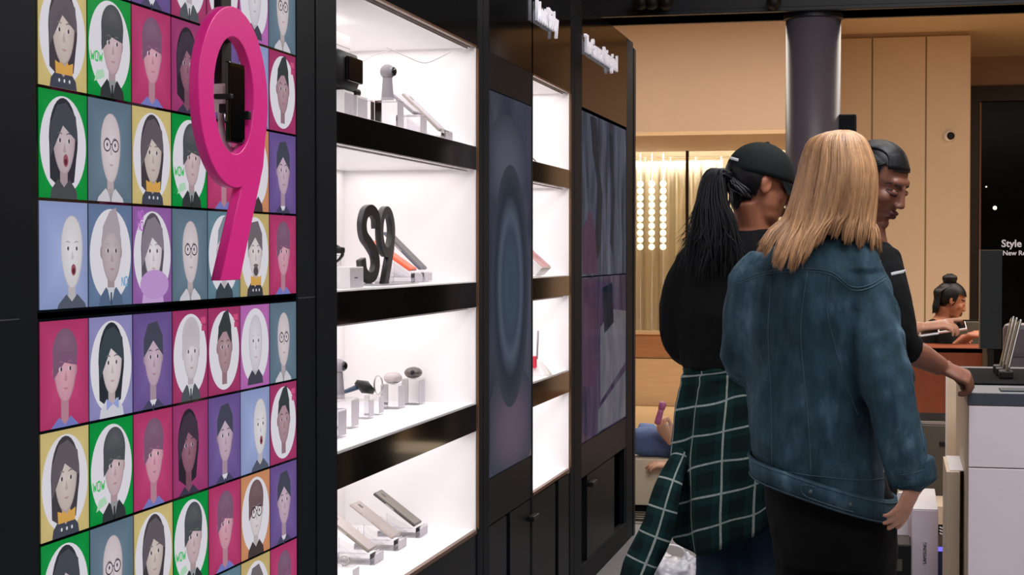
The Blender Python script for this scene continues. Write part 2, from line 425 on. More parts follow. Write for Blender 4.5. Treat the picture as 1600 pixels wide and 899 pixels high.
def from_curve(name, cu, material, parent, M):
    o = bpy.data.objects.new('tmp', cu); COL.objects.link(o)
    dg = bpy.context.evaluated_depsgraph_get(); dg.update()
    me = bpy.data.meshes.new_from_object(o.evaluated_get(dg)); bpy.data.objects.remove(o)
    me.name = name; me.transform(M); me.materials.clear()
    return link(name, me, material, parent)

def text_mesh(name, body, size, thick, material, parent, M, weight=0.0, align='LEFT', xs=1.0):
    cu = bpy.data.curves.new(name, 'FONT'); cu.body = body; cu.size = size; cu.extrude = thick / 2; cu.offset = weight; cu.align_x = align; cu.resolution_u = 3
    return from_curve(name, cu, material, parent, M @ Matrix.Diagonal((xs, 1, 1, 1)))

# faces the shopper in front of the wall: text x -> +Y, text y -> +Z, normal -> +X
def wallM(x, y, z): return Matrix(((0, 0, 1, x), (1, 0, 0, y), (0, 1, 0, z), (0, 0, 0, 1)))
# faces the camera side (-Y): text x -> +X, text y -> +Z
def frontM(x, y, z): return Matrix(((1, 0, 0, x), (0, 0, -1, y), (0, 1, 0, z), (0, 0, 0, 1)))

# ------------------------------------------------------------------ the setting: mall shell
def struct(name, dims, material, bev=0.0):
    return tag(B(name, dims, material, None, bev), kind='structure')

struct('floor', (-7, 10, -6, 20, -0.14, -0.04), 'mall_floor')
struct('ceiling', (-7, 10, -6, 20, 3.3, 3.45), 'mall_ceiling')
struct('wall_behind_camera', (-7, 10, -6.2, -6, -0.04, 3.3), 'mall_wall')
struct('wall_side_right', (10, 10.2, -6, 20, -0.04, 3.3), 'mall_wall')
struct('wall_side_left', (-7.2, -7, -6, 20, -0.04, 3.3), 'mall_wall')
fl = tag(empty('floor_platform', (1.8, 2.6, 0)), kind='structure')
B('deck', (-0.47, 4.2, -3.0, 8.32, -0.04, 0.0), 'platform_floor', fl)
B('edge_strip', (-0.47, 4.2, 8.32, 8.36, -0.04, 0.006), 'silver', fl)

# bulkhead over the lit shop window, left of the column
wb = tag(empty('wall_bulkhead', (-1.2, 13, 2.3)), kind='structure')
B('face', (-6.9, 0.6, 13.0, 15.3, (-0.2278, 13, 2.3129)[2], 3.3), 'mall_wall', wb, 0.01)
B('lip', (-6.9, 0.6, 12.985, 13.0, (-0.2278, 13, 2.293)[2], (-0.2279, 13, 2.3229)[2]), 'pale_wood', wb)
# shop window wall
Z_TOP = (-0.8413, 15.3, 2.3146)[2]; Z_SILL = (-0.8382, 15.3, 0.6482)[2]
ww = tag(empty('wall_shop', (-1.2, 15.3, 0)), kind='structure')
B('wainscot', (-6.9, 0.6, 15.3, 15.42, (-0.8377, 15.3, 0.3993)[2], Z_SILL), 'wood_wainscot', ww, 0.004)
B('base_panel', (-6.9, 0.6, 15.29, 15.42, -0.04, (-0.8377, 15.3, 0.3934)[2]), 'pale_wood', ww, 0.004)
B('head_panel', (-6.9, 0.6, 15.3, 15.42, Z_TOP, 2.5), 'mall_wall', ww)
X_MULL = (-0.644, 15.3, 1.3464)[0]
win = tag(empty('window_1', (-1.2, 15.3, Z_SILL)), kind='structure')
for xa, xb in ((-4.6, -2.4), (-2.4, X_MULL), (X_MULL, 0.58)):
    B('pane', (xa + 0.01, xb - 0.01, 15.33, 15.34, Z_SILL, Z_TOP), 'window_glass', win)
for xa in (-4.6, -2.4, X_MULL, 0.58):
    B('mullion', (xa - 0.012, xa + 0.012, 15.31, 15.36, Z_SILL, Z_TOP), 'dark_bronze_frame', win)
B('sill', (-6.9, 0.58, 15.27, 15.36, Z_SILL - 0.03, Z_SILL), 'pale_wood', win)
sr = tag(empty('wall_shop_interior', (-1.2, 17, 0)), kind='structure')
B('back', (-5, 0.68, 17.2, 17.3, -0.04, 3.2), 'shop_cream', sr)
B('side', (0.6, 0.68, 15.42, 17.2, -0.04, 3.2), 'shop_cream', sr)
B('shop_floor', (-5, 0.6, 15.42, 17.2, -0.04, 0.02), 'shop_cream', sr)
# panelled wall right of the column
wp = tag(empty('wall_panelled', (2.0, 15, 0)), kind='structure')
XA = [0.6, (1.0234, 15, 1.9108)[0], (1.4828, 15, 1.907)[0], (1.8607, 15, 1.9038)[0]]
for a, b in zip(XA, XA[1:]):
    B('panel', (a + 0.006, b - 0.006, 14.97, 15.02, 0.1, 3.26), 'mall_panel', wp, 0.004)
B('backing', (XA[0], XA[-1], 15.0, 15.4, -0.04, 3.3), 'mall_wall', wp)
B('skirting', (XA[0], XA[-1], 14.95, 15.0, -0.04, 0.1), 'wood_wainscot', wp)
# recessed dark shopfront further right
sh = tag(empty('wall_dark_shopfront', (3.2, 17, 0)), kind='structure')
XL = XA[-1]
B('return', (XL - 0.02, XL, 15.4, 17.0, -0.04, 3.3), 'mall_wall', sh)
B('header', (XL, 6.9, 17.0, 17.2, (2.2041, 17, 3.0131)[2], 3.3), 'shop_header', sh)
B('frame_head', (XL, 6.9, 16.98, 17.14, (2.205, 17, 2.8629)[2], (2.2041, 17, 3.0131)[2]), 'dark_bronze_frame', sh)
B('frame_jamb', (XL, (2.0346, 17, 1.9743)[0], 16.98, 17.14, -0.04, (2.205, 17, 2.8629)[2]), 'dark_bronze_frame', sh)
B('frame_trim', ((2.0285, 17, 1.9743)[0], (2.0437, 17, 1.9742)[0], 16.96, 17.0, -0.04, (2.2051, 17, 2.8503)[2]), 'wood_wainscot', sh)
B('glass', ((2.0346, 17, 1.9743)[0], 6.9, 17.04, 17.06, -0.04, (2.205, 17, 2.8629)[2]), 'shop_dark', sh)
text_mesh('lettering', 'Style In', 0.1, 0.006, 'sign_white', sh, frontM(*(2.2422, 17.03, 1.4329)), 0.002)
text_mesh('lettering', 'New Retail', 0.066, 0.006, 'sign_white', sh, frontM(*(2.2548, 17.03, 1.3511)), 0.0012)
bm = bmesh.new(); ell(bm, (2.1778, 17, 1.8161), (0.02, 0.02, 0.02)); obj('spark_lamp', bm, 'lamp_disc', sh, True)
bm = bmesh.new(); ell(bm, (2.095, 17, 2.024), (0.008, 0.008, 0.008)); obj('spark_lamp', bm, 'lamp_disc', sh, True)

# round fitting on the panelled wall
t = empty('wall_sensor', (1.6797, 14.97, 2.3877), 'round white sensor with dark centre high on the beige panelled wall', 'sensor')
c = (1.6797, 14.97, 2.3877)
bm = bmesh.new(); tube(bm, [(c[0], 14.968, c[2]), (c[0], 14.935, c[2])], [0.05, 0.046], (1, 0, 0), 24, 1); obj('rim', bm, 'white_plastic', t, True)
bm = bmesh.new(); ell(bm, (c[0] + 0.012, 14.93, c[2]), (0.034, 0.02, 0.034)); obj('lens', bm, 'dark_plastic', t, True)

# curtain with rod, and glowing disc lattice behind the shop window
cu = empty('curtain', (-1.6, 15.6, Z_SILL), 'sheer cream curtain hanging on rings behind the shop window', 'curtain')
bm = bmesh.new(); N = 150; zt = (-1.0788, 15.7, 2.2448)[2]
prev = None
for i in range(N + 1):
    x = -2.35 + 2.0 * i / N; y = 15.72 + 0.03 * math.sin(i * 0.62) + 0.012 * math.sin(i * 1.7)
    a, b = bm.verts.new((x, y, Z_SILL - 0.1)), bm.verts.new((x, y + 0.0, zt))
    if prev: bm.faces.new((prev[0], a, b, prev[1]))
    prev = (a, b)
bmesh.ops.solidify(bm, geom=bm.faces[:], thickness=0.004); obj('cloth', bm, 'curtain', cu, True)
bm = bmesh.new(); tube(bm, [(-2.5, 15.72, zt + 0.03), (-0.3, 15.72, zt + 0.03)], [0.008, 0.008], (0, 0, 1), 10, 1); obj('rod', bm, 'bronze_edge', cu, True)
for i in range(9):
    bm = bmesh.new(); box(bm, -2.3 + i * 0.24, -2.285 + i * 0.24, 15.71, 15.73, zt - 0.01, zt + 0.04, 0.003); obj('ring', bm, 'bronze_edge', cu)
la = empty('disc_lamp_screen', (-1.3, 15.55, 1.4), 'lattice of glowing round discs behind the shop window at left', 'lamp')
dm = None
for i in range(5):
    for k in range(10):
        p = (-1.1413, 15.55, 2.0208); q = (-0.8978, 15.55, 1.4301)
        x = p[0] - 0.19 + (q[0] - p[0] + 0.19) * i / 4; z = p[2] + (q[2] - p[2]) * k / 9
        if dm is None:
            bm = bmesh.new(); tube(bm, [(0, 0.006, 0), (0, -0.006, 0)], [0.03, 0.03], (1, 0, 0), 14, 1); dm = bpy.data.meshes.new('disc'); bm.to_mesh(dm); bm.free(); dm.materials.append(MATS['lamp_disc'])
        o = bpy.data.objects.new('disc', dm); COL.objects.link(o); o.parent = la; o.location = Vector((x, 15.55, z)) - la.location
bm = bmesh.new()
for i in range(5):
    x = p[0] - 0.19 + (q[0] - p[0] + 0.19) * i / 4; tube(bm, [(x, 15.565, Z_SILL), (x, 15.565, Z_TOP)], [0.003, 0.003], (1, 0, 0), 6, 1)
obj('wires', bm, 'cable_white', la)

# kiosk beam, column and the fittings on it
bt = empty('lighting_beam', (2.2, 8.1, 2.5), 'dark navy overhead beam with spotlight heads across the kiosk end', 'beam')
ZB = (0.9381, 8, 2.5137)[2]
B('girder', (-0.5, 5.2, 8.0, 8.28, ZB, ZB + 0.34), 'navy_beam', bt, 0.006)
B('lower_flange', (-0.5, 5.2, 7.97, 8.31, ZB, ZB + 0.02), 'navy_beam', bt, 0.003)
for c in ((0.0504, 7.9, 2.5667), (0.1027, 7.9, 2.5649), (0.1701, 7.9, 2.5626), (0.6764, 7.9, 2.5455)):
    c = Vector(c); bm = bmesh.new(); tube(bm, [c + Vector((0, 0.05, 0.03)), c + Vector((0, -0.05, -0.01))], [0.03, 0.034], (1, 0, 0), 14, 1); h = obj('spotlight_head', bm, 'dark_plastic', bt, True)
    bm = bmesh.new(); tube(bm, [c + Vector((0, 0.02, 0.02)), c + Vector((0, 0.1, 0.1))], [0.008, 0.008], (1, 0, 0), 8, 1); obj('yoke', bm, 'dark_plastic', h)
ct = empty('round_column', (0.845, 8.14, 0), 'round purple-grey column under the dark overhead beam', 'column')
bm = bmesh.new(); tube(bm, [(0.845, 8.14, 0.0), (0.845, 8.14, ZB)], [0.131, 0.131], (1, 0, 0), 48, 1); obj('shaft', bm, 'column_paint', ct, True)
bm = bmesh.new(); tube(bm, [(0.845, 8.14, ZB - 0.02), (0.845, 8.14, ZB)], [0.142, 0.142], (1, 0, 0), 48, 1); obj('collar', bm, 'navy_beam', ct)
bm = bmesh.new(); tube(bm, [(0.845, 8.14, 0.0), (0.845, 8.14, 0.03)], [0.17, 0.17], (1, 0, 0), 48, 1); obj('base_plate', bm, 'navy_beam', ct)
sp = empty('column_speaker', (1.01, 8.14, 1.95), 'small black box speaker fixed to the right side of the column', 'speaker')
d = (0.9606, 1.05, 8.1, 8.2, 1.9441, 2.0339)
B('cabinet', d, 'dark_plastic', sp, 0.006)
B('grille', (d[0] + 0.008, d[1] - 0.008, d[2] - 0.004, d[2], d[4] + 0.008, d[5] - 0.008), 'black_frame', sp, 0.001)
B('bracket', (0.96, d[0], 8.13, 8.17, d[4] + 0.03, d[5] - 0.03), 'dark_plastic', sp)

# ------------------------------------------------------------------ display wall: four black modules
MOD = [1.975, 3.47, 4.97, 6.46, 7.96]
Z1, Z2, Z3, Z4, ZT = 1.696, 1.285, 0.915, 0.53, 1.991
FB = {Z1: 1.622, Z2: 1.206, Z3: 0.83}
TOPZ = 2.385

def module(i, name, label):
    y0, y1 = MOD[i], MOD[i + 1]
    m = empty(name, (-0.22, (y0 + y1) / 2, 0), label, 'display cabinet')
    B('back_panel', (-0.47, -0.45, y0, y1, 0, TOPZ), 'black_frame', m)
    B('side_panel', (-0.45, -0.01, y0 + 0.002, y0 + 0.022, 0, TOPZ), 'black_frame', m)
    B('side_panel', (-0.45, -0.01, y1 - 0.022, y1 - 0.002, 0, TOPZ), 'black_frame', m)
    B('top_panel', (-0.45, -0.012, y0 + 0.022, y1 - 0.022, TOPZ - 0.02, TOPZ), 'black_frame', m)
    B('plinth', (-0.44, -0.02, y0 + 0.022, y1 - 0.022, 0, 0.08), 'black_door', m)
    return m

def posts(m, spans):
    for a, b in spans:
        B('post', (-0.03, 0.0, a, b, 0.0, TOPZ), 'black_frame', m, 0.003)

def compartments(m, ya, yb, title):
    """white lit bays between ya and yb"""
    levels = [(Z1, ZT), (Z2, FB[Z1]), (Z3, FB[Z2]), (Z4, FB[Z3])]
    B('bay_back', (-0.43, -0.42, ya - 0.02, yb + 0.012, Z4 - 0.02, ZT + 0.02), 'white_lining', m)
    B('bay_side', (-0.42, -0.004, yb + 0.002, yb + 0.012, Z4 - 0.02, ZT + 0.02), 'white_lining', m)
    B('bay_side', (-0.42, -0.034, ya - 0.02, ya - 0.008, Z4 - 0.02, ZT + 0.02), 'white_lining', m)
    B('bay_ceiling', (-0.42, -0.02, ya - 0.008, yb + 0.002, ZT, ZT + 0.02), 'white_lining', m)
    for k, z in enumerate((Z1, Z2, Z3)):
        s = B('shelf', (-0.42, -0.01, ya - 0.008, yb + 0.002, FB[z] + 0.002, z), 'white_shelf', m)
        B('fascia', (-0.01, 0.0, ya, yb, FB[z], z - 0.003), 'fascia_gloss', s, 0.001)
    s = B('shelf', (-0.42, -0.01, ya - 0.008, yb + 0.002, Z4 - 0.02, Z4), 'white_shelf', m)
    B('shelf_edge', (-0.01, 0.002, ya, yb, Z4 - 0.012, Z4 - 0.001), 'bronze_edge', s)
    B('edge_trim', (-0.02, 0.003, yb + 0.012, yb + 0.02, Z4, ZT), 'bronze_edge', m)
    B('head_trim', (-0.01, 0.002, ya, yb, ZT, ZT + 0.006), 'bronze_edge', m)
    L = yb - ya
    for z0, z1 in levels:
        # the whole bay ceiling is a light panel with a slim diffuser frame
        B('led_strip', (-0.03, -0.022, ya + 0.02, yb - 0.02, z1 - 0.006, z1 - 0.001), 'white_plastic', m)
        area('shelf_lamp', (-0.225, (ya + yb) / 2, z1 - 0.004), (0.37, L * 0.97), 2.0 * L, (1.0, 0.955, 0.94))

def header(m, ya, yb, zlow=ZT + 0.006):
    B('header_panel', (-0.012, 0.0, ya, yb, zlow, TOPZ), 'black_gloss', m, 0.001)

# --- module 1: video wall
m1 = module(0, 'video_wall', 'black video wall unit with two big screens of cartoon portraits')
posts(m1, [(1.975, 2.245), (3.34, 3.455)])
for ya, yb in ((1.976, 2.19), (3.345, 3.45)): B('joint_line', (-0.001, 0.0006, ya, yb, 1.2735, 1.2755), 'counter_edge', m1)
B('joint_strip', (-0.02, 0.002, 3.455, 3.4655, 0, TOPZ), 'black_door', m1)
B('header_panel', (-0.03, 0.0, 2.245, 3.34, 1.962, TOPZ), 'black_frame', m1)
B('lower_panel', (-0.03, 0.0, 2.245, 3.34, 0.08, 0.594), 'black_frame', m1)

# cartoon portraits: picture polygons, tile space 0..1 both ways
TW, TH = 1.088 / 7, 0.672 / 4
class Pic:
    def __init__(s): s.v = []; s.f = []; s.c = []; s.k = 0; s.sc = (1.0, 1.0)
    def poly(s, pts, col, ccol=None):
        s.k += 1; x = 0.00012 * s.k; n = len(s.v); pts = [(0.5 + (p[0] - 0.5) * s.sc[0], 0.53 + (p[1] - 0.53) * s.sc[1]) for p in pts]
        cx = sum(p[0] for p in pts) / len(pts); cy = sum(p[1] for p in pts) / len(pts)
        s.v.append((x, (cx - 0.5) * TW, (cy - 0.5) * TH))
        for p in pts: s.v.append((x, (min(max(p[0], 0.012), 0.988) - 0.5) * TW, (min(max(p[1], 0.014), 0.986) - 0.5) * TH))
        a = (*lin(col), 1); b = (*lin(ccol), 1) if ccol else a
        for i in range(len(pts)):
            s.f.append((n, n + 1 + i, n + 1 + (i + 1) % len(pts))); s.c += [b, a, a]
    def quad(s, pts, col): s.poly(pts, col)
    def oval(s, cx, cy, rx, ry, col, ccol=None, n=28, egg=0.0, a0=0, a1=360):
        P = []
        for i in range(n):
            th = math.radians(a0 + (a1 - a0) * i / (n if a1 - a0 == 360 else n - 1)); y = math.sin(th)
            P.append((cx + math.cos(th) * rx * (1 + egg * y), cy + y * ry))
        s.poly(P, col, ccol)
    def ring(s, cx, cy, rx, ry, wd, col, n=20):
        s.k += 1; x = 0.00012 * s.k; b = len(s.v); c = (*lin(col), 1)
        for i in range(n):
            th = 2 * math.pi * i / n
            for r in (1, 1 - wd): s.v.append((x, (cx + math.cos(th) * rx * r - 0.5) * s.sc[0] * TW, (0.03 + (cy + math.sin(th) * ry * r - 0.53) * s.sc[1]) * TH))
        for i in range(n):
            j = (i + 1) % n; s.f.append((b + 2 * i, b + 2 * j, b + 2 * j + 1, b + 2 * i + 1)); s.c += [c] * 4
    def glyph(s, txt, x0, y0, h, col):
        pat = {'W': ((0, 1, .22, 0), (.22, 0, .42, .7), (.42, .7, .62, 0), (.62, 0, .85, 1)), 'O': ((0, 0, 0, 1), (0, 1, .6, 1), (.6, 1, .6, 0), (.6, 0, 0, 0)),
               'N': ((0, 0, 0, 1), (0, 1, .6, 0), (.6, 0, .6, 1))}
        x = x0
        for ch in txt:
            for (a, b, c, d) in pat[ch]:
                p, q = Vector((x + a * h, y0 + b * h)), Vector((x + c * h, y0 + d * h)); t = (q - p).normalized(); nn = Vector((-t.y, t.x)) * h * 0.11
                s.poly([tuple(p + nn), tuple(p - nn), tuple(q - nn), tuple(q + nn)], col)
            x += (1.1 if ch == 'W' else 0.85) * h
    def mesh(s, name):
        me = bpy.data.meshes.new(name); me.from_pydata(s.v, [], s.f)
        a = me.color_attributes.new('Col', 'FLOAT_COLOR', 'CORNER')
        for i, c in enumerate(s.c): a.data[i].color = c
        me.materials.append(MATS['screen_pixels']); return me

def mixc(a, b, t): return tuple(a[i] * (1 - t) + b[i] * t for i in range(3))
W_ = (222, 218, 226)
def portrait(name, bg, circle=False, skin=(206, 184, 184), hair=(70, 66, 74), style='short', cloth=(60, 62, 74), shirt=None, ex=(), sx=0.0, lean=0.0, deep=0.0):
    P = Pic(); cx = 0.5 + sx
    P.poly([(0, 0), (1, 0), (1, 1), (0, 1)], mixc(bg, (0, 0, 0), 0.12), mixc(bg, (255, 255, 255), 0.08))
    if circle: P.oval(0.5, 0.5, 0.465, 0.445, W_, n=40)
    P.sc = (1.14, 1.16) if style != 'egg' else (1.1, 1.06)
    sh = mixc(skin, (60, 40, 50), 0.22); dk = mixc(hair, (10, 10, 14), 0.35)
    base = 0.075 if circle else 0.0
    fx, fy, frx, fry = cx, 0.54, 0.185, 0.255
    if style == 'egg': frx, fry, fy = 0.19, 0.31, 0.53
    if style == 'long':
        P.oval(fx, fy + 0.015, frx + 0.07, fry + 0.065, dk); P.poly([(fx - frx - 0.07, fy + 0.05), (fx - frx - 0.055, 0.24), (fx - 0.05, 0.16), (fx + frx + 0.0, 0.22), (fx + frx + 0.07, fy)], dk)
    # neck, shoulders
    wid = 0.24 if circle else 0.27
    P.poly([(cx - 0.07, 0.4), (cx + 0.07, 0.4), (cx + 0.065, base + 0.1), (cx - 0.065, base + 0.1)], sh)
    if cloth is not None:
        P.poly([(cx - wid, base), (cx - wid * 0.92, base + 0.08), (cx - 0.1, base + 0.165), (cx, base + 0.1), (cx + 0.1, base + 0.165), (cx + wid * 0.92, base + 0.08), (cx + wid, base)], cloth)
        if shirt is not None:
            P.poly([(cx - 0.075, base + 0.16), (cx, base - 0.0), (cx + 0.075, base + 0.16)], shirt)
            P.poly([(cx - 0.015, base + 0.12), (cx - 0.02, base + 0.02), (cx, base), (cx + 0.02, base + 0.02), (cx + 0.015, base + 0.12)], mixc(cloth, (20, 20, 30), 0.3))
    # head
    for s in (-1, 1):
        if style not in ('long', 'egg'): P.oval(fx + s * frx * 0.98, fy - 0.01, 0.035, 0.055, sh)
    P.oval(fx + 0.004, fy - 0.004, frx + 0.012, fry + 0.01, sh, egg=0.14)
    P.oval(fx, fy, frx, fry, mixc(skin, (70, 50, 60), 0.1), mixc(skin, (255, 250, 250), 0.12), egg=0.14)
    # hair
    if style == 'short':
        P.poly([(fx - frx - 0.03, fy + 0.0), (fx - frx - 0.03, fy + 0.16), (fx - 0.12, fy + 0.29), (fx + 0.08, fy + 0.31), (fx + frx + 0.02, fy + 0.18), (fx + frx + 0.03, fy), (fx + frx - 0.01, fy + 0.1), (fx + 0.1, fy + 0.14), (fx - 0.1, fy + 0.14), (fx - frx + 0.01, fy + 0.1)], hair)
    if style == 'fringe':
        P.oval(fx, fy + 0.13, frx + 0.035, 0.19, hair, mixc(hair, (160, 150, 160), 0.2), a0=-8, a1=188)
        P.poly([(fx - frx - 0.035, fy + 0.13), (fx + frx + 0.035, fy + 0.13), (fx + frx + 0.02, fy + 0.02), (fx + frx - 0.02, fy + 0.09), (fx + 0.03, fy + 0.1), (fx - 0.04, fy + 0.055), (fx - 0.1, fy + 0.03), (fx - frx + 0.01, fy - 0.03), (fx - frx - 0.03, fy - 0.08)], hair)
    if style == 'long':
        P.poly([(fx - frx - 0.055, fy - 0.14), (fx - frx - 0.065, fy + 0.1), (fx - 0.12, fy + 0.27), (fx + 0.04, fy + 0.3), (fx + frx + 0.03, fy + 0.2), (fx + frx + 0.06, fy), (fx + frx - 0.02, fy + 0.1), (fx + 0.05, fy + 0.2), (fx - 0.1, fy + 0.13), (fx - frx + 0.01, fy + 0.02)], hair)
    if style == 'pomp':
        P.poly([(fx - frx, fy + 0.06), (fx - frx * 0.9, fy + 0.2), (fx - 0.03, fy + 0.33), (fx + 0.09, fy + 0.36), (fx + frx * 0.95, fy + 0.2), (fx + frx, fy + 0.02), (fx + 0.11, fy + 0.15), (fx - 0.1, fy + 0.14)], hair)
    # face
    ey = fy + 0.0 if style != 'egg' else fy + 0.03
    for s in (-1, 1):
        P.oval(fx + s * 0.078, ey, 0.038, 0.019, mixc((225, 220, 228), skin, 0.45)); P.oval(fx + s * 0.078 + 0.006, ey, 0.018, 0.018, mixc((60, 52, 60), skin, 0.15))
        P.poly([(fx + s * 0.13, ey + 0.05), (fx + s * 0.08, ey + 0.068), (fx + s * 0.035, ey + 0.054), (fx + s * 0.035, ey + 0.046), (fx + s * 0.08, ey + 0.056)], mixc(hair, skin, 0.25))
    P.poly([(fx + 0.0, ey - 0.01), (fx + 0.032, ey - 0.085), (fx + 0.0, ey - 0.098), (fx - 0.03, ey - 0.085)], mixc(skin, sh, 0.7))
    if 'open' in ex: P.oval(fx + 0.02, fy - 0.155, 0.045, 0.05, (150, 84, 96)); P.oval(fx + 0.02, fy - 0.165, 0.025, 0.025, (90, 40, 52))
    else: P.poly([(fx - 0.05, fy - 0.15), (fx, fy - 0.144), (fx + 0.055, fy - 0.15), (fx, fy - 0.167)], mixc(skin, (140, 80, 92), 0.38))
    if 'beard' in ex: P.oval(fx, fy - 0.2, 0.07, 0.05, mixc(hair, (20, 18, 18), 0.3)); P.oval(fx, fy - 0.145, 0.07, 0.018, hair)
    if 'glasses' in ex:
        for s in (-1, 1): P.ring(fx + s * 0.083, ey - 0.005, 0.075, 0.06, 0.2, (44, 44, 54))
        P.poly([(fx - 0.02, ey + 0.01), (fx + 0.02, ey + 0.01), (fx + 0.02, ey), (fx - 0.02, ey)], (44, 44, 54))
    if 'crown' in ex:
        b = base + 0.12; P.poly([(cx - 0.16, b + 0.1), (cx - 0.15, b), (cx + 0.15, b), (cx + 0.16, b + 0.1), (cx + 0.1, b + 0.05), (cx + 0.06, b + 0.1), (cx, b + 0.05), (cx - 0.06, b + 0.1), (cx - 0.1, b + 0.05)], (214, 164, 84))
        for k in (-0.09, 0, 0.09): P.oval(cx + k, base + 0.07, 0.016, 0.015, (220, 216, 222), n=10)
    if 'bow' in ex:
        b = base + 0.12; P.poly([(cx, b), (cx - 0.12, b + 0.05), (cx - 0.12, b - 0.05)], (150, 160, 214)); P.poly([(cx, b), (cx + 0.12, b + 0.05), (cx + 0.12, b - 0.05)], (150, 160, 214))
    P.sc = (1.0, 1.0)
    if 'wow' in ex: P.glyph('WOW', 0.05, 0.34, 0.085, (60, 190, 96)); P.poly([(0.1, 0.14), (0.34, 0.2), (0.3, 0.27), (0.16, 0.25)], (176, 214, 184))
    if 'now' in ex: P.glyph('NO', 0.12, 0.86, 0.08, (190, 110, 204)); P.glyph('NO', 0.1, 0.75, 0.08, (190, 110, 204))
    if 'tag' in ex: P.poly([(0.76, 0.9), (0.9, 0.9), (0.9, 0.83), (0.76, 0.83)], (206, 84, 128)); P.poly([(0.78, 0.81), (0.9, 0.81), (0.9, 0.75), (0.78, 0.75)], (190, 70, 116))
    if 'no' in ex: P.glyph('NO', 0.72, 0.2, 0.085, (120, 170, 206))
    if 'haze' in ex: P.oval(0.5, 0.2, 0.36, 0.15, (190, 150, 206))
    return P.mesh(name)

CR, MG, YE, GR, BG, PU, LA = (196, 62, 116), (172, 62, 122), (226, 204, 134), (8, 158, 66), (104, 128, 146), (116, 90, 158), (156, 152, 208)
PT = {
 'crownwoman': portrait('portrait', YE, True, (204, 190, 182), (98, 90, 98), 'long', (66, 70, 84), ex=('crown',)),
 'greenman': portrait('portrait', GR, True, (204, 178, 184), (76, 80, 84), 'fringe', (52, 56, 58), (150, 150, 152), ex=('wow',), sx=0.04),
 'boy': portrait('portrait', CR, False, (214, 156, 174), (124, 88, 116), 'fringe', (116, 122, 190)),
 'girl': portrait('portrait', MG, False, (142, 92, 112), (66, 54, 70), 'long', (62, 56, 78), sx=-0.06),
 'greenwoman': portrait('portrait', GR, True, (196, 178, 184), (70, 74, 82), 'long', (74, 76, 80), ex=('open',)),
 'baldglasses': portrait('portrait', BG, False, (216, 204, 208), (120, 112, 120), 'egg', (206, 202, 210), (170, 160, 160), ex=('glasses',)),
 'palebald': portrait('portrait', (158, 172, 220), False, (222, 220, 224), (150, 140, 150), 'egg', (84, 90, 106), sx=0.14, ex=('open',)),
 'greyman': portrait('portrait', (108, 132, 170), True, (188, 174, 178), (170, 160, 168), 'pomp', (84, 104, 132), (204, 206, 214), ex=('no',)),
 'violetwoman': portrait('portrait', (160, 104, 180), True, (224, 218, 224), (134, 124, 136), 'long', (196, 160, 210), ex=('now', 'haze')),
 'suitman': portrait('portrait', PU, False, (196, 170, 188), (70, 72, 88), 'short', (72, 70, 98), (220, 216, 226)),
 'bowwoman': portrait('portrait', LA, True, (220, 206, 208), (60, 70, 78), 'long', (206, 204, 216), ex=('bow',)),
 'blondman': portrait('portrait', (178, 60, 112), True, (216, 208, 212), (196, 188, 194), 'fringe', (80, 86, 92), (206, 204, 210), ex=('tag',)),
 'quiffman': portrait('portrait', (178, 60, 112), True, (172, 138, 148), (58, 64, 66), 'pomp', None, ex=('tag',)),
 'orchidbald': portrait('portrait', (200, 116, 196), True, (218, 214, 222), (190, 184, 192), 'egg', (70, 68, 84)),
 'orangeman': portrait('portrait', (224, 152, 108), True, (222, 214, 216), (112, 88, 92), 'fringe', (72, 60, 62), ex=('glasses',)),
 'crownman': portrait('portrait', (216, 190, 124), True, (218, 208, 208), (112, 104, 108), 'short', (60, 60, 68), ex=('crown', 'beard')),
 'tealbald': portrait('portrait', (108, 142, 160), True, (220, 218, 224), (130, 140, 150), 'pomp', (60, 70, 80)),
}
ROWS = [
 ['boy', 'bowwoman', 'suitman', 'blondman', 'quiffman', 'orchidbald', 'baldglasses'],
 ['crownwoman', 'greenman', 'boy', 'girl', 'suitman', 'palebald', 'quiffman'],
 ['greenwoman', 'baldglasses', 'crownwoman', 'greenman', 'boy', 'orangeman', 'suitman'],
 ['palebald', 'greyman', 'violetwoman', 'baldglasses', 'tealbald', 'crownman', 'boy'],
]
for zb, nm in ((1.283, 'upper'), (0.598, 'lower')):
    s = B('screen', (-0.03, -0.002, 2.247, 3.338, zb - 0.002, zb + 0.674), 'black_glass', m1)
    tag(s, 'lit screen of cartoon portrait tiles, %s of the two' % nm)
    for r in range(4):
        for c in range(7):
            o = bpy.data.objects.new('tile', PT[ROWS[r][c]]); COL.objects.link(o); o.parent = s
            o.location = (-0.001, 2.2485 + (c + 0.5) * TW, zb + 0.672 - (r + 0.5) * TH)

# --- module 2: four lit shelves
m2 = module(1, 'lit_shelf_unit', 'black shelf unit with four wide white lit shelves of gadgets')
posts(m2, [(3.4655, 3.6), (4.9, 4.968)])
compartments(m2, 3.6, 4.886, 'wide')
header(m2, 3.6, 4.9)
ld = B('lower_panel', (-0.03, -0.004, 3.6, 4.9, 0.08, Z4 - 0.014), 'black_door', m2)
B('handle', (-0.004, 0.014, 4.62, 4.7, 0.40, 0.415), 'dark_plastic', ld, 0.003)
B('door_slot', (-0.0045, 0.0, 4.55, 4.6, 0.1, 0.42), 'black_gloss', ld)

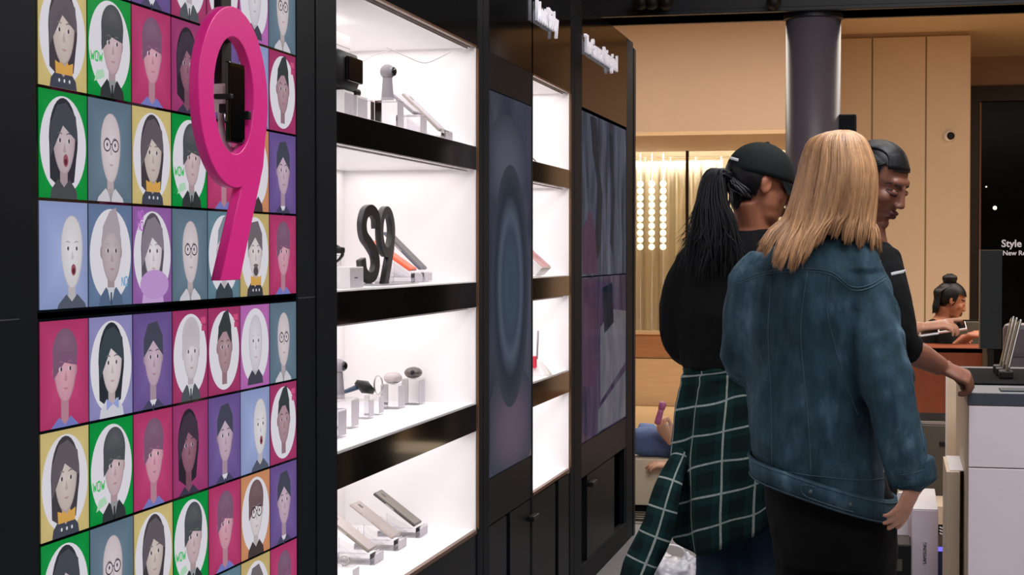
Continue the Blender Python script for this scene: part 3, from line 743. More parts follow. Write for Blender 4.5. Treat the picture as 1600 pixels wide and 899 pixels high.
# --- module 3: portrait screen beside a narrow lit shelf column
m3 = module(2, 'portrait_screen_unit', 'black display unit with portrait screen beside narrow lit shelves')
posts(m3, [(4.972, 5.05), (5.668, 5.694), (6.376, 6.457)])
compartments(m3, 5.694, 6.36, 'narrow')
header(m3, 5.05, 6.376)
B('upper_panel', (-0.03, -0.001, 5.05, 5.668, 1.885, ZT + 0.006), 'black_door', m3)
B('lower_panel', (-0.03, -0.002, 5.05, 5.668, 0.515, 0.66), 'black_door', m3)
dd = B('cabinet_door', (-0.03, -0.003, 5.35, 6.1, 0.085, 0.51), 'black_door', m3, 0.002)
B('handle', (-0.003, 0.02, 5.62, 5.71, 0.438, 0.456), 'dark_plastic', dd, 0.004)
B('cabinet_door', (-0.03, -0.003, 5.055, 5.30, 0.085, 0.51), 'black_door', m3, 0.002)
B('cabinet_door', (-0.03, -0.003, 6.16, 6.37, 0.085, 0.51), 'black_door', m3, 0.002)
s = B('screen', (-0.02, 0.0, 5.055, 5.662, 0.665, 1.88), 'footage_slate', m3)
def glow_disc(nm, cy, cz, ry, rz, stops, par, x=0.0006, zmin=-9, zmax=9, ymin=5.058, ymax=5.659):
    """soft round picture element on a screen: colour stops from the centre outwards"""
    vs = [(x, cy, cz)]; cs = [stops[0][1]]; fs = []; n = 48
    for r, c in stops[1:]:
        for i in range(n):
            a = 2 * math.pi * i / n; vs.append((x, min(max(cy + math.cos(a) * ry * r, ymin), ymax), min(max(cz + math.sin(a) * rz * r, zmin), zmax))); cs.append(c)
    for k in range(len(stops) - 1):
        for i in range(n):
            j = (i + 1) % n
            if k == 0: fs.append((0, 1 + i, 1 + j))
            else: fs.append((1 + (k - 1) * n + i, 1 + k * n + i, 1 + k * n + j, 1 + (k - 1) * n + j))
    me = bpy.data.meshes.new(nm); me.from_pydata(vs, [], fs); ca = me.color_attributes.new('Col', 'FLOAT_COLOR', 'POINT')
    for i, c in enumerate(cs): ca.data[i].color = (*lin(c), 1)
    return link(nm, me, 'screen_pixels', par)
EDGE = (58, 62, 75)
glow_disc('picture_oval', 5.345, 1.262, 0.27, 0.4, [(0, (56, 70, 84)), (0.25, (60, 74, 88)), (0.45, (56, 68, 82)), (0.58, (76, 86, 100)), (0.68, (60, 68, 82)), (0.76, (42, 50, 62)), (0.84, (46, 54, 66)), (1.0, EDGE)], s)
glow_disc('picture_glow', 5.36, 0.80, 0.36, 0.2, [(0, (96, 82, 102)), (0.4, (90, 78, 97)), (0.7, (74, 70, 86)), (1.0, EDGE)], s, 0.0004, 0.667)
glow_disc('picture_glow', 5.3, 1.66, 0.3, 0.16, [(0, (84, 88, 102)), (0.5, (76, 80, 94)), (1.0, EDGE)], s, 0.0004)
text_mesh('lettering', 'Meet Bixby', 0.098, 0.01, 'sign_white', m3, wallM(0.012, (0.012, 5.6902, 2.2089)[1], 2.187), 0.0022, xs=0.83)

# --- module 4: two stacked dark screens over open cupboards
m4 = module(3, 'camera_display_unit', 'black display unit with two stacked dark screens at far end')
posts(m4, [(6.462, 6.62), (7.76, 7.957)])
header(m4, 6.62, 7.76, 1.962)
for zb, nm, k in ((1.276, 'upper', 'footage_sea'), (0.598, 'lower', 'footage_dusk')):
    s = B('screen', (-0.02, -0.001, 6.625, 7.752, zb, zb + 0.672), k, m4)
screen_footage('footage_figure', [(26, 34, 44), (40, 48, 60)], 4.0, (1, 2, 1), 0.7)
screen_footage('footage_plum', [(72, 54, 78), (88, 66, 90)], 4.0, (1, 2, 1), 0.62)
screen_footage('footage_paper', [(96, 96, 106), (124, 120, 128)], 4.0, (1, 2, 1), 0.62)
def picpoly(nm, pts, x, k, par):
    bm = bmesh.new(); bm.faces.new([bm.verts.new((x, a, b)) for a, b in pts]); return obj(nm, bm, k, par)
s4 = [o for o in COL.objects if o.parent is m4 and o.name.startswith('screen')]
picpoly('picture_shape', [(6.8, 1.94), (6.95, 1.94), (7.02, 1.74), (7.1, 1.62), (7.06, 1.4), (6.98, 1.34), (6.92, 1.45), (6.98, 1.66), (6.86, 1.8)], 0.0006, 'footage_figure', s4[0])
picpoly('picture_shape', [(6.63, 1.47), (6.82, 1.55), (6.95, 1.45), (6.98, 1.285), (6.63, 1.285)], 0.0004, 'footage_plum', s4[0])
picpoly('picture_shape', [(7.3, 1.9), (7.36, 1.9), (7.42, 1.6), (7.38, 1.36), (7.3, 1.42), (7.33, 1.65)], 0.0006, 'footage_figure', s4[0])
picpoly('picture_shape', [(6.63, 1.265), (6.95, 1.265), (6.95, 0.8), (6.63, 0.83)], 0.0004, 'footage_plum', s4[1])
picpoly('picture_shape', [(7.05, 1.05), (7.35, 1.12), (7.74, 1.1), (7.74, 0.86), (7.05, 0.73)], 0.0004, 'footage_paper', s4[1])
picpoly('picture_shape', [(7.0, 0.7), (7.74, 0.82), (7.74, 0.605), (7.0, 0.605)], 0.0004, 'footage_paper', s4[1])
picpoly('picture_shape', [(7.1, 1.22), (7.35, 1.24), (7.4, 1.06), (7.15, 1.02)], 0.0008, 'footage_figure', s4[1])
text_mesh('lettering', 'The Camera. Reimagined', 0.098, 0.01, 'sign_white', m4, wallM(0.012, (0.012, 6.6197, 2.2108)[1], 2.187), 0.0022, xs=0.79)
B('mid_rail', (-0.03, -0.001, 6.62, 7.76, 0.455, 0.592), 'black_door', m4, 0.002)
B('end_panel', (-0.47, 0.004, 7.96, 8.02, 0, 2.36), 'black_door', m4, 0.004)
dd = B('cabinet_door', (-0.03, -0.003, 6.76, 7.42, 0.1, 0.45), 'black_door', m4, 0.002)
B('handle', (-0.003, 0.02, 6.78, 6.88, 0.40, 0.42), 'dark_plastic', dd, 0.004)
dd = B('cabinet_door', (-0.03, -0.003, 7.73, 7.756, 0.1, 0.45), 'black_door', m4, 0.002)
B('door_jamb', (-0.03, -0.003, 7.42, 7.44, 0.1, 0.45), 'black_door', m4)
B('base_rail', (-0.03, 0.0, 6.62, 7.76, 0.0, 0.098), 'black_frame', m4, 0.002)
# white bottle in the open cupboard slot
bt = empty('spray_bottle', (-0.06, 6.63, 0.1), 'white spray bottle standing in the open slot of the far black cupboard', 'bottle')
bx, by = -0.06, 6.67
bm = bmesh.new(); rings(bm, [(bx, by, 0.10, 0.03, 0.03), (bx, by, 0.115, 0.034, 0.034), (bx, by, 0.22, 0.033, 0.033), (bx, by, 0.25, 0.016, 0.016), (bx, by, 0.27, 0.012, 0.012)], 18, 2); obj('body', bm, 'white_plastic', bt, True)
bm = bmesh.new(); box(bm, bx - 0.015, bx + 0.04, by - 0.012, by + 0.012, 0.27, 0.3, 0.004); tube(bm, [(bx + 0.025, by, 0.275), (bx + 0.035, by, 0.25), (bx + 0.03, by, 0.235)], [0.005, 0.004, 0.004], (0, 1, 0), 8, 2); obj('trigger', bm, 'case_white', bt)

# ------------------------------------------------------------------ pink 9 with a phone in its eye
def arc(cx, cy, rx, ry, a0, a1, n):
    return [(cx + math.cos(math.radians(a0 + (a1 - a0) * i / (n - 1))) * rx, cy + math.sin(math.radians(a0 + (a1 - a0) * i / (n - 1))) * ry) for i in range(n)]
def nine(R=1.0):
    """outline of a 9: round bowl, straight slanted leg; bowl radius R, centre 0,0"""
    out = arc(0, 0, R * 0.985, R, -22, 282, 60)          # right side over the top and round to the bottom
    out += [(R * 0.19, -R * 1.02), (-R * 0.42, -R * 2.03), (R * 0.12, -R * 2.03), (R * 0.84, -R * 0.72)]
    hole = arc(R * -0.02, R * 0.02, R * 0.585, R * 0.66, 0, 354, 60)
    return [out, hole]
n9 = empty('number_nine', (0.11, 2.69, 1.32), 'big glossy magenta number nine standing proud of the portrait screens', 'number sign')
curve_shape('figure', nine(0.154), 0.018, 0.0015, 'magenta_paint', n9, wallM(0.121, 2.688, 1.638))
B('bracket', (0.066, 0.112, (0.06, 2.7951, 1.7894)[1], (0.06, 2.8185, 1.7926)[1], 1.75, 1.765), 'dark_plastic', n9)
ph = empty('demo_phone_mount', (0.1, 2.68, 1.6), 'black phone clamped in the eye of the magenta nine', 'phone')
yb0, yb1 = (0.125, 2.676, 1.6289)[1], (0.125, 2.7451, 1.635)[1]; zb0, zb1 = (0.125, 2.7066, 1.5607)[2], (0.125, 2.7079, 1.7002)[2]
B('phone_body', (0.116, 0.125, yb0, yb1, zb0, zb1), 'black_glass', ph, 0.003)
B('phone_screen', (0.125, 0.1256, yb0 + 0.003, yb1 - 0.003, zb0 + 0.008, zb1 - 0.008), 'black_gloss', ph)
B('clamp', (0.10, 0.132, yb0 - 0.012, yb0, 1.634, 1.643), 'dark_plastic', ph, 0.002)
B('clamp', (0.10, 0.132, yb1, yb1 + 0.012, 1.605, 1.62), 'dark_plastic', ph, 0.002)
B('clamp_bar', (0.10, 0.114, yb0 + 0.01, yb1 + 0.012, 1.612, 1.628), 'dark_plastic', ph, 0.002)
B('socket', (0.06, 0.099, (0.08, 2.7323, 1.6459)[1], (0.08, 2.7988, 1.6521)[1], (0.08, 2.7577, 1.6189)[2], (0.08, 2.7582, 1.6686)[2]), 'white_plastic', ph, 0.01)
B('pole', (0.05, 0.065, (0.06, 2.7832, 1.7536)[1], (0.06, 2.8301, 1.7595)[1], (0.06, 2.8056, 1.6646)[2], TOPZ), 'dark_plastic', ph, 0.002)
bm = bmesh.new(); tube(bm, [(0.085, 2.7316, 1.6167), (0.09, 2.7251, 1.5837), (0.095, 2.7301, 1.5604), (0.1, 2.7497, 1.5504), (0.11, 2.7547, 1.5595)], [0.006] * 5, (1, 0, 0), 8, 4); obj('charging_cable', bm, 'cable_white', ph, True)

# ------------------------------------------------------------------ things on the lit shelves
def acrylic(label, dims, plate=None, group=None, name='acrylic_block'):
    t = empty(name, ((dims[0] + dims[1]) / 2, (dims[2] + dims[3]) / 2, dims[4]), label, 'display stand', group)
    B('block', dims, 'acrylic', t, 0.0015)
    if plate:
        B('label_plate', (dims[1], dims[1] + 0.001, dims[2] + 0.004, dims[3] - 0.004, dims[4] + 0.006, dims[5] - 0.004), plate, t)
    return t

def phone(name, label, front, length, wide, tilt, body, face, yaw=0.0, cat='phone', z_thick=0.0085, camera=True):
    """phone leaning back: lower front edge at 'front' (x,y,z), screen up and toward +X"""
    t = empty(name, front, label, cat)
    M = Matrix.Translation(front) @ Matrix.Rotation(math.radians(yaw), 4, 'Z') @ Matrix.Rotation(math.radians(tilt), 4, 'Y')
    # local: -x runs up the back, y across, z out of the screen
    B('casing', (-length, 0, -wide / 2, wide / 2, 0, z_thick), body, t, 0.0028, M)
    B('display_glass', (-length + 0.004, -0.004, -wide / 2 + 0.003, wide / 2 - 0.003, z_thick, z_thick + 0.0008), face, t, 0, M)
    if camera:
        B('camera_window', (-length + 0.014, -length + 0.03, -0.006, 0.006, z_thick + 0.0008, z_thick + 0.0014), 'phone_dark', t, 0, M)
    B('side_key', (-length * 0.7, -length * 0.5, -wide / 2 - 0.0008, -wide / 2, z_thick * 0.3, z_thick * 0.6), 'silver', t, 0, M)
    return t

def wedge(label, x1, y, z, wide, length, tilt, group=None):
    """acrylic easel: low base with label lip and a sloping rest"""
    t = empty('acrylic_easel', (x1, y, z), label, 'display stand', group)
    bm = bmesh.new(); box(bm, x1 - length, x1 - 0.012, y - wide / 2, y + wide / 2, z, z + 0.016, 0.0015); obj('base', bm, 'acrylic', t)
    B('lip', (x1 - 0.012, x1, y - wide / 2, y + wide / 2, z, z + 0.03), 'acrylic', t, 0.0012)
    B('label_plate', (x1, x1 + 0.001, y - wide / 2 + 0.004, y + wide / 2 - 0.004, z + 0.004, z + 0.026), 'label_grey', t)
    h = math.tan(math.radians(tilt)) * length * 0.62; xa = x1 - length * 0.95; xb = x1 - length * 0.33
    for s in (-1, 1):
        bm = bmesh.new(); yy = y + s * wide * 0.3
        vs = [bm.verts.new(p) for p in ((xa, yy - 0.002, z + 0.016), (xb, yy - 0.002, z + 0.016), (xa, yy - 0.002, z + 0.016 + h), (xa, yy + 0.002, z + 0.016), (xb, yy + 0.002, z + 0.016), (xa, yy + 0.002, z + 0.016 + h))]
        for f in ((0, 1, 2), (3, 5, 4), (0, 3, 4, 1), (1, 4, 5, 2), (2, 5, 3, 0)): bm.faces.new([vs[i] for i in f])
        obj('rest', bm, 'acrylic', t)
    return t

# top shelf
for k, (ya, yb, h, nm) in enumerate(((3.795, 3.872, 0.066, 'under the black headset, nearer the video wall'), (3.897, 3.978, 0.062, 'under the black headset, second from the video wall'))):
    t = empty('display_block', (-0.09, (ya + yb) / 2, Z1), 'white block with grey label %s' % nm, 'display stand', 'headset blocks')
    B('block', (-0.14, -0.05, ya, yb, Z1, Z1 + h), 'white_plastic', t, 0.001)
    B('label_plate', (-0.05, -0.049, ya + 0.006, yb - 0.004, Z1 + 0.006, Z1 + h - 0.006), 'label_grey', t)
acrylic('small dark labelled block between headset and stick camera', (-0.07, -0.05, 4.0, 4.035, Z1, Z1 + 0.06), 'phone_dark', name='label_block')
vr = empty('vr_headset', (-0.09, 3.86, Z1 + 0.066), 'black virtual reality headset at the near end of the top shelf', 'headset')
zt = Z1 + 0.067
bm = bmesh.new(); box(bm, -0.15, -0.045, 3.76, 3.93, zt, zt + 0.1, 0.028); obj('visor', bm, 'dark_plastic', vr, True)
bm = bmesh.new(); box(bm, -0.045, -0.035, 3.79, 3.9, zt + 0.02, zt + 0.08, 0.004); obj('front_cover', bm, 'black_gloss', vr)
bm = bmesh.new(); box(bm, -0.175, -0.14, 3.775, 3.915, zt + 0.008, zt + 0.09, 0.012); obj('face_cushion', bm, 'black_knit', vr, True)
bm = bmesh.new(); tube(bm, [(-0.15, 3.93, zt + 0.05), (-0.2, 3.95, zt + 0.05), (-0.26, 3.9, zt + 0.04), (-0.27, 3.84, zt + 0.035), (-0.26, 3.78, zt + 0.04), (-0.16, 3.765, zt + 0.05)], [(0.018, 0.003)] * 6, (0, 0, 1), 8, 4); obj('strap', bm, 'black_knit', vr, True)
bm = bmesh.new(); tube(bm, [(-0.07, 3.93, zt + 0.06), (-0.06, 3.945, zt + 0.06)], [0.012, 0.011], (0, 0, 1), 12, 1); obj('dial', bm, 'silver', vr)
bm = bmesh.new(); box(bm, -0.1, -0.06, 3.925, 3.965, Z1 + 0.063, Z1 + 0.083, 0.008); obj('controller', bm, 'dark_plastic', vr, True)
ctn = empty('product_carton', (-0.24, 4.2, Z1), 'slim white carton behind the headset on the top shelf', 'box')
B('carton', (-0.28, -0.2, 4.1, 4.29, Z1, 1.955), 'white_plastic', ctn, 0.002)
B('lid_edge', (-0.2805, -0.1995, 4.0995, 4.2905, 1.92, 1.922), 'label_grey', ctn)

def stick_camera(label, x, y, z, h=0.098):
    t = empty('stick_camera', (x, y, z), label, 'camera')
    bm = bmesh.new(); rings(bm, [(x, y, z, 0.0165, 0.0165), (x, y, z + 0.01, 0.0165, 0.0165), (x, y, z + h * 0.5, 0.0135, 0.0135), (x, y, z + h * 0.62, 0.013, 0.013)], 20, 2); obj('grip', bm, 'grey_plastic', t, True)
    bm = bmesh.new(); rings(bm, [(x, y, z - 0.0, 0.0172, 0.0172), (x, y, z + 0.008, 0.0172, 0.0172)], 20, 2, 1); obj('foot_ring', bm, 'label_grey', t)
    bm = bmesh.new(); ell(bm, (x, y, z + h * 0.79), (0.0205, 0.0205, 0.021)); obj('head', bm, 'grey_plastic', t, True)
    for s in (1,):
        bm = bmesh.new(); ell(bm, (x + 0.0165 * s, y, z + h * 0.79), (0.009, 0.013, 0.013)); obj('lens', bm, 'black_glass', t, True)
    return t
acrylic('clear acrylic cube under the stick camera on the top shelf', (-0.112, -0.05, 4.23, 4.292, Z1, 1.776), 'label_grey')
stick_camera('grey stick-shaped round-headed camera on the top shelf', -0.084, 4.255, 1.7765)
phone('charging_pad', 'grey tilted charging pad on the top shelf beside the long phone', (-0.075, 4.5, 1.757), 0.085, 0.08, 40, 'grey_plastic', 'label_grey', cat='charger', camera=False)
acrylic('clear acrylic block under the tilted charging pad', (-0.125, -0.055, 4.465, 4.535, Z1, 1.757), 'label_grey')
phone('display_phone', 'silver phone leaning back at the far end of the top shelf', (-0.052, 4.68, 1.722), 0.156, 0.072, 44, 'phone_silver', 'label_grey')
wedge('low acrylic easel under the leaning phone on the top shelf', -0.03, 4.68, Z1, 0.085, 0.14, 34)
# wires along the top bay back
wr = empty('hanging_wires', (-0.3, 4.6, 1.93), 'thin pale wires looped along the top lit bay', 'cable')
for pts in ([(-0.28, 4.45, 1.955), (-0.29, 4.52, 1.93), (-0.27, 4.6, 1.925), (-0.25, 4.66, 1.95), (-0.22, 4.7, 1.965)], [(-0.2, 4.62, 1.965), (-0.17, 4.7, 1.95), (-0.13, 4.76, 1.935), (-0.1, 4.8, 1.95), (-0.06, 4.84, 1.98)]):
    bm = bmesh.new(); tube(bm, pts, [0.0015] * 5, (0, 0, 1), 6, 5); obj('wire', bm, 'cable_grey', wr, True)

# second shelf: S9, bands and two phones
t = empty('display_block', (-0.09, 3.86, Z2), 'pale grey labelled block under the fitness band on the second shelf', 'display stand')
B('block', (-0.16, -0.04, 3.808, 3.912, Z2, Z2 + 0.052), 'white_plastic', t, 0.001)
B('label_plate', (-0.04, -0.039, 3.811, 3.909, Z2 + 0.003, Z2 + 0.049), 'label_grey', t)
B('print', (-0.039, -0.0388, 3.84, 3.865, Z2 + 0.024, Z2 + 0.027), 'ink', t)
acrylic('clear acrylic block at the near end of the second shelf', (-0.19, -0.12, 3.70, 3.79, Z2, Z2 + 0.052), 'label_grey')
fb = empty('fitness_band', (-0.09, 3.85, Z2 + 0.053), 'black and white fitness band on the second shelf', 'watch')
bm = bmesh.new(); c = (-0.12, 3.84, Z2 + 0.082)
tube(bm, [(c[0] + 0.05 * math.cos(a), c[1] + 0.012 * math.sin(2 * a), c[2] + 0.028 * math.sin(a)) for a in [i * math.pi / 8 - 2.6 for i in range(12)]], [(0.009, 0.0025)] * 12, (0, 1, 0), 8, 2); obj('strap', bm, 'dark_plastic', fb, True)
bm = bmesh.new(); box(bm, -0.16, -0.1, 3.825, 3.855, Z2 + 0.098, Z2 + 0.112, 0.005); obj('module', bm, 'white_plastic', fb)
bm = bmesh.new(); box(bm, -0.09, -0.065, 3.828, 3.85, Z2 + 0.085, Z2 + 0.1, 0.004); obj('buckle', bm, 'dark_plastic', fb)
bm = bmesh.new(); box(bm, -0.095, -0.075, 3.83, 3.85, Z2 + 0.0535, Z2 + 0.08, 0.003); obj('holder', bm, 'acrylic', fb)

pl = tag(B('acrylic_plate', (-0.22, -0.06, 4.14, 4.47, Z2, Z2 + 0.005), 'acrylic', None, 0.001), 'thin clear plate under the black sculpted letters', 'display stand')
ss = empty('letter_sculpture', (-0.14, 4.3, Z2 + 0.005), 'black sculpted S and 9 standing on the second shelf', 'sculpture')
# S drawn as a fat stroke
path = [(0.048, 0.148), (0.042, 0.178), (0.012, 0.194), (-0.022, 0.186), (-0.038, 0.158), (-0.03, 0.126), (0.002, 0.104), (0.034, 0.078), (0.042, 0.046), (0.026, 0.02), (-0.006, 0.014), (-0.034, 0.03), (-0.044, 0.062)]
C = crom([Vector((a, b, 0)) for a, b in path], 6); lft, rgt = [], []
for i, p in enumerate(C):
    t = (C[min(i + 1, len(C) - 1)] - C[max(i - 1, 0)]).normalized(); n = Vector((-t.y, t.x, 0)); hw = 0.0135
    lft.append(((p + n * hw).x, (p + n * hw).y)); rgt.append(((p - n * hw).x, (p - n * hw).y))
curve_shape('letter_s', [lft + rgt[::-1]], 0.016, 0.0015, 'sculpture_black', ss, Matrix.Translation((-0.137, 4.25, Z2 + 0.0065)) @ Matrix.Rotation(math.radians(-8), 4, 'Z') @ wallM(0, 0, 0))
curve_shape('digit_nine', nine(0.0685), 0.016, 0.0015, 'sculpture_black', ss, wallM(-0.128, 4.374, Z2 + 0.0055 + 0.139))
phone('display_phone', 'coral orange phone leaning back behind the black sculpted letters', (-0.117, 4.6, 1.318), 0.148, 0.07, 34, 'phone_orange', 'phone_orange', camera=False)
phone('display_phone', 'slate blue phone leaning back behind the black sculpted letters', (-0.131, 4.75, 1.32), 0.156, 0.074, 44, 'phone_blue', 'phone_dark')
wedge('acrylic easel under the coral orange phone', -0.098, 4.6, Z2, 0.08, 0.12, 28)
wedge('acrylic easel under the slate blue phone', -0.112, 4.75, Z2, 0.08, 0.12, 34)

# third shelf
acrylic('tall clear acrylic stand under the grey stick camera on the third shelf', (-0.2, -0.131, 4.085, 4.15, Z3, Z3 + 0.078), 'label_grey')
stick_camera('grey stick-shaped camera at the near end of the third shelf', -0.176, 4.115, Z3 + 0.079, 0.105)
acrylic('clear acrylic block at the very near end of the third shelf', (-0.22, -0.09, 3.86, 3.93, Z3, Z3 + 0.07), 'label_grey')
ea = empty('black_ear_clip', (-0.13, 3.9, Z3 + 0.07), 'small black ear clip half hidden at the near end of the third shelf', 'earphone')
bm = bmesh.new(); tube(bm, [(-0.17, 3.9, Z3 + 0.08), (-0.14, 3.9, Z3 + 0.09), (-0.115, 3.905, Z3 + 0.082)], [0.012, 0.009, 0.003], (0, 1, 0), 10, 3); obj('shell', bm, 'dark_plastic', ea, True)
bm = bmesh.new(); tube(bm, [(-0.15, 3.9, Z3 + 0.09), (-0.13, 3.895, Z3 + 0.11), (-0.125, 3.9, Z3 + 0.095)], [0.004, 0.003, 0.002], (0, 1, 0), 8, 3); obj('hook', bm, 'dark_plastic', ea, True)
acrylic('first low acrylic riser under the watch', (-0.21, -0.166, 4.34, 4.39, Z3, Z3 + 0.052), 'label_grey', 'watch risers')
acrylic('second low acrylic riser under the watch, farther along', (-0.215, -0.172, 4.45, 4.50, Z3, Z3 + 0.056), 'label_grey', 'watch risers')
wt = empty('smart_watch', (-0.19, 4.42, Z3 + 0.057), 'smart watch with black face and blue strap on the third shelf', 'watch')
wc = Vector((-0.196, 4.4, Z3 + 0.084)); 
MW = Matrix.Translation(wc) @ Matrix.Rotation(math.radians(25), 4, 'Y') @ Matrix.Rotation(math.radians(-20), 4, 'X')
bm = bmesh.new(); tube(bm, [MW @ Vector((0, 0, -0.006)), MW @ Vector((0, 0, 0.006))], [0.03, 0.029], (1, 0, 0), 28, 1); obj('case', bm, 'dark_plastic', wt, True)
bm = bmesh.new(); tube(bm, [MW @ Vector((0, 0, 0.006)), MW @ Vector((0, 0, 0.0075))], [0.024, 0.024], (1, 0, 0), 28, 1); obj('dial', bm, 'black_glass', wt)
bm = bmesh.new(); tube(bm, [wc + Vector((-0.02, 0, 0)), wc + Vector((-0.05, -0.01, -0.012)), wc + Vector((-0.085, -0.02, -0.022))], [(0.016, 0.008), (0.014, 0.006), (0.010, 0.003)], (0, 1, 0), 8, 3); obj('strap', bm, 'strap_blue', wt, True)
bm = bmesh.new(); tube(bm, [wc + Vector((0.036 + 0.012 * math.cos(a), 0.01, 0.006 + 0.026 * math.sin(a))) for a in [i * 2 * math.pi / 12 for i in range(13)]], [0.0022] * 13, (0, 1, 0), 8, 2); obj('clasp', bm, 'silver', wt, True)
for lab, x0, x1, y0, y1, h, cmat, nm in (('white', -0.225, -0.172, 4.635, 4.71, 0.072, 'case_white', 'pale'), ('dark', -0.205, -0.152, 4.78, 4.852, 0.078, 'case_dark', 'dark')):
    acrylic('clear acrylic cube under the %s earbud case' % nm, (x0, x1, y0, y1, Z3, Z3 + h), 'label_grey')
    t = empty('earbud_case', ((x0 + x1) / 2, (y0 + y1) / 2, Z3 + h), '%s pill-shaped earbud case on a clear cube' % nm, 'earbud case')
    cx_, cy_ = (x0 + x1) / 2 + 0.003, (y0 + y1) / 2 - 0.01
    bm = bmesh.new(); ell(bm, (cx_, cy_, Z3 + h + 0.0178), (0.027, 0.033, 0.0175), seg=24); obj('shell', bm, cmat, t, True)
    bm = bmesh.new(); tube(bm, [(cx_ + 0.0267 * math.cos(a), cy_ + 0.0327 * math.sin(a), Z3 + h + 0.018) for a in [i * 2 * math.pi / 24 for i in range(25)]], [0.0006] * 25, (0, 0, 1), 6, 1); obj('lid_seam', bm, 'phone_dark' if nm == 'dark' else 'label_grey', t)
    if nm == 'dark':
        bm = bmesh.new(); ell(bm, (cx_ + 0.006, cy_ - 0.03, Z3 + h + 0.02), (0.007, 0.005, 0.008)); obj('earbud', bm, 'dark_plastic', t, True)

# fourth shelf: three phones on easels
for y, nm, b, f in ((4.7, 'farthest', 'phone_dark', 'phone_tan'), (4.48, 'middle', 'phone_silver', 'phone_silver'), (4.262, 'nearest', 'phone_tan', 'phone_silver')):
    phone('display_phone', '%s of three phones leaning on easels on the lowest lit shelf' % nm, (-0.146, y + 0.045, Z4 + 0.03), 0.157, 0.074, 36, b, f)
    wedge('%s of three clear easels on the lowest lit shelf' % nm, -0.126, y + 0.045, Z4, 0.09, 0.13, 28)
acrylic('small clear block at the near end of the lowest lit shelf', (-0.17, -0.11, 4.03, 4.09, Z4, Z4 + 0.035), 'label_grey')
sw = empty('ring_gadget', (-0.15, 4.04, Z4 + 0.036), 'small silver ring on the clear block of the lowest shelf', 'ring')
bm = bmesh.new(); tube(bm, [(-0.14 + 0.012 * math.cos(a), 4.06, Z4 + 0.05 + 0.013 * math.sin(a)) for a in [i * 2 * math.pi / 14 for i in range(15)]], [0.0022] * 15, (0, 1, 0), 8, 1); obj('band', bm, 'silver', sw, True)
bm = bmesh.new(); box(bm, -0.146, -0.134, 4.055, 4.065, Z4 + 0.035, Z4 + 0.041, 0.001); obj('foot', bm, 'acrylic', sw)

# narrow shelves
hw = empty('wire_holder', (-0.1, 5.9, Z1), 'thin grey wire phone holder on the narrow top shelf', 'holder')
bm = bmesh.new(); tube(bm, [(-0.1, 5.86, Z1 + 0.02), (-0.08, 5.88, Z1 + 0.025), (-0.05, 5.9, Z1 + 0.02), (-0.04, 5.95, Z1 + 0.003)], [0.003] * 4, (0, 0, 1), 8, 4); obj('wire', bm, 'grey_plastic', hw, True)
B('foot', (-0.09, -0.03, 5.86, 5.95, Z1, Z1 + 0.006), 'label_grey', hw, 0.001)
bx_ = empty('printed_carton', (-0.1, 5.95, Z2), 'white carton with pink swirl print tilted on the narrow shelf', 'box')
M = Matrix.Translation((-0.035, 5.97, Z2 + 0.003)) @ Matrix.Rotation(math.radians(42), 4, 'Y')
B('carton', (-0.19, 0, -0.08, 0.08, 0, 0.04), 'white_plastic', bx_, 0.002, M)
B('printed_lid', (-0.187, -0.004, -0.077, 0.077, 0.04, 0.0415), 'pink_print', bx_, 0, M)
B('support', (-0.15, -0.035, 5.9, 6.0, Z2, Z2 + 0.02), 'acrylic', bx_)
dk = empty('charging_dock', (-0.045, 6.08, Z3), 'white sloping dock with red tab and upright grey stylus on the narrow third shelf', 'dock')
bm = bmesh.new(); rings(bm, [(-0.058, 6.07, Z3, 0.046, 0.06), (-0.06, 6.07, Z3 + 0.012, 0.042, 0.056), (-0.066, 6.06, Z3 + 0.05, 0.018, 0.028), (-0.067, 6.06, Z3 + 0.06, 0.009, 0.014)], 20, 2.6); obj('body', bm, 'white_plastic', dk, True)
bm = bmesh.new(); box(bm, -0.078, -0.056, 6.0, 6.02, Z3 + 0.03, Z3 + 0.075, 0.003); obj('tab', bm, 'red_plastic', dk)
bm = bmesh.new(); tube(bm, [(-0.066, 6.06, Z3 + 0.04), (-0.062, 6.065, Z3 + 0.165)], [0.004, 0.004], (1, 0, 0), 10, 1); obj('stylus', bm, 'grey_plastic', dk, True)
hp = empty('earphone_ring', (-0.08, 5.9, Z4), 'small grey ring earphone at the edge of the lowest narrow shelf', 'earphone')
bm = bmesh.new(); tube(bm, [(-0.03, 5.735 + 0.012 * math.sin(a), Z4 + 0.055 + 0.03 * math.cos(a)) for a in [i * 2 * math.pi / 16 for i in range(17)]], [0.0025] * 17, (1, 0, 0), 8, 1); obj('loop', bm, 'label_grey', hp, True)
bm = bmesh.new(); box(bm, -0.04, -0.02, 5.72, 5.75, Z4, Z4 + 0.026, 0.002); obj('stand', bm, 'acrylic', hp)

# ------------------------------------------------------------------ counter on the right and what is around it
ZC = 0.968; YC = 4.98
XC = (1.4451, 4.98, 0.9183)[0]
co = empty('sales_counter', (2.0, 5.5, 0), 'white sales counter with grey top at the right edge', 'counter')
B('worktop', (XC - 0.004, 3.2, YC - 0.012, 6.12, ZC - 0.036, ZC), 'counter_grey', co, 0.002)
B('edge_band', (XC - 0.0045, 3.2, YC - 0.0125, YC - 0.012, ZC - 0.036, ZC - 0.002), 'counter_edge', co)
B('front_drawer', (XC, 3.2, YC - 0.012, YC, (1.511, 4.98, 0.7513)[2] + 0.0015, ZC - 0.038), 'counter_white', co, 0.0015)
B('front_door', (XC, 3.2, YC - 0.012, YC, 0.06, (1.511, 4.98, 0.7513)[2] - 0.0015), 'counter_white', co, 0.0015)
B('carcass', (XC + 0.003, 3.19, YC, 6.1, 0.03, ZC - 0.036), 'counter_side', co)
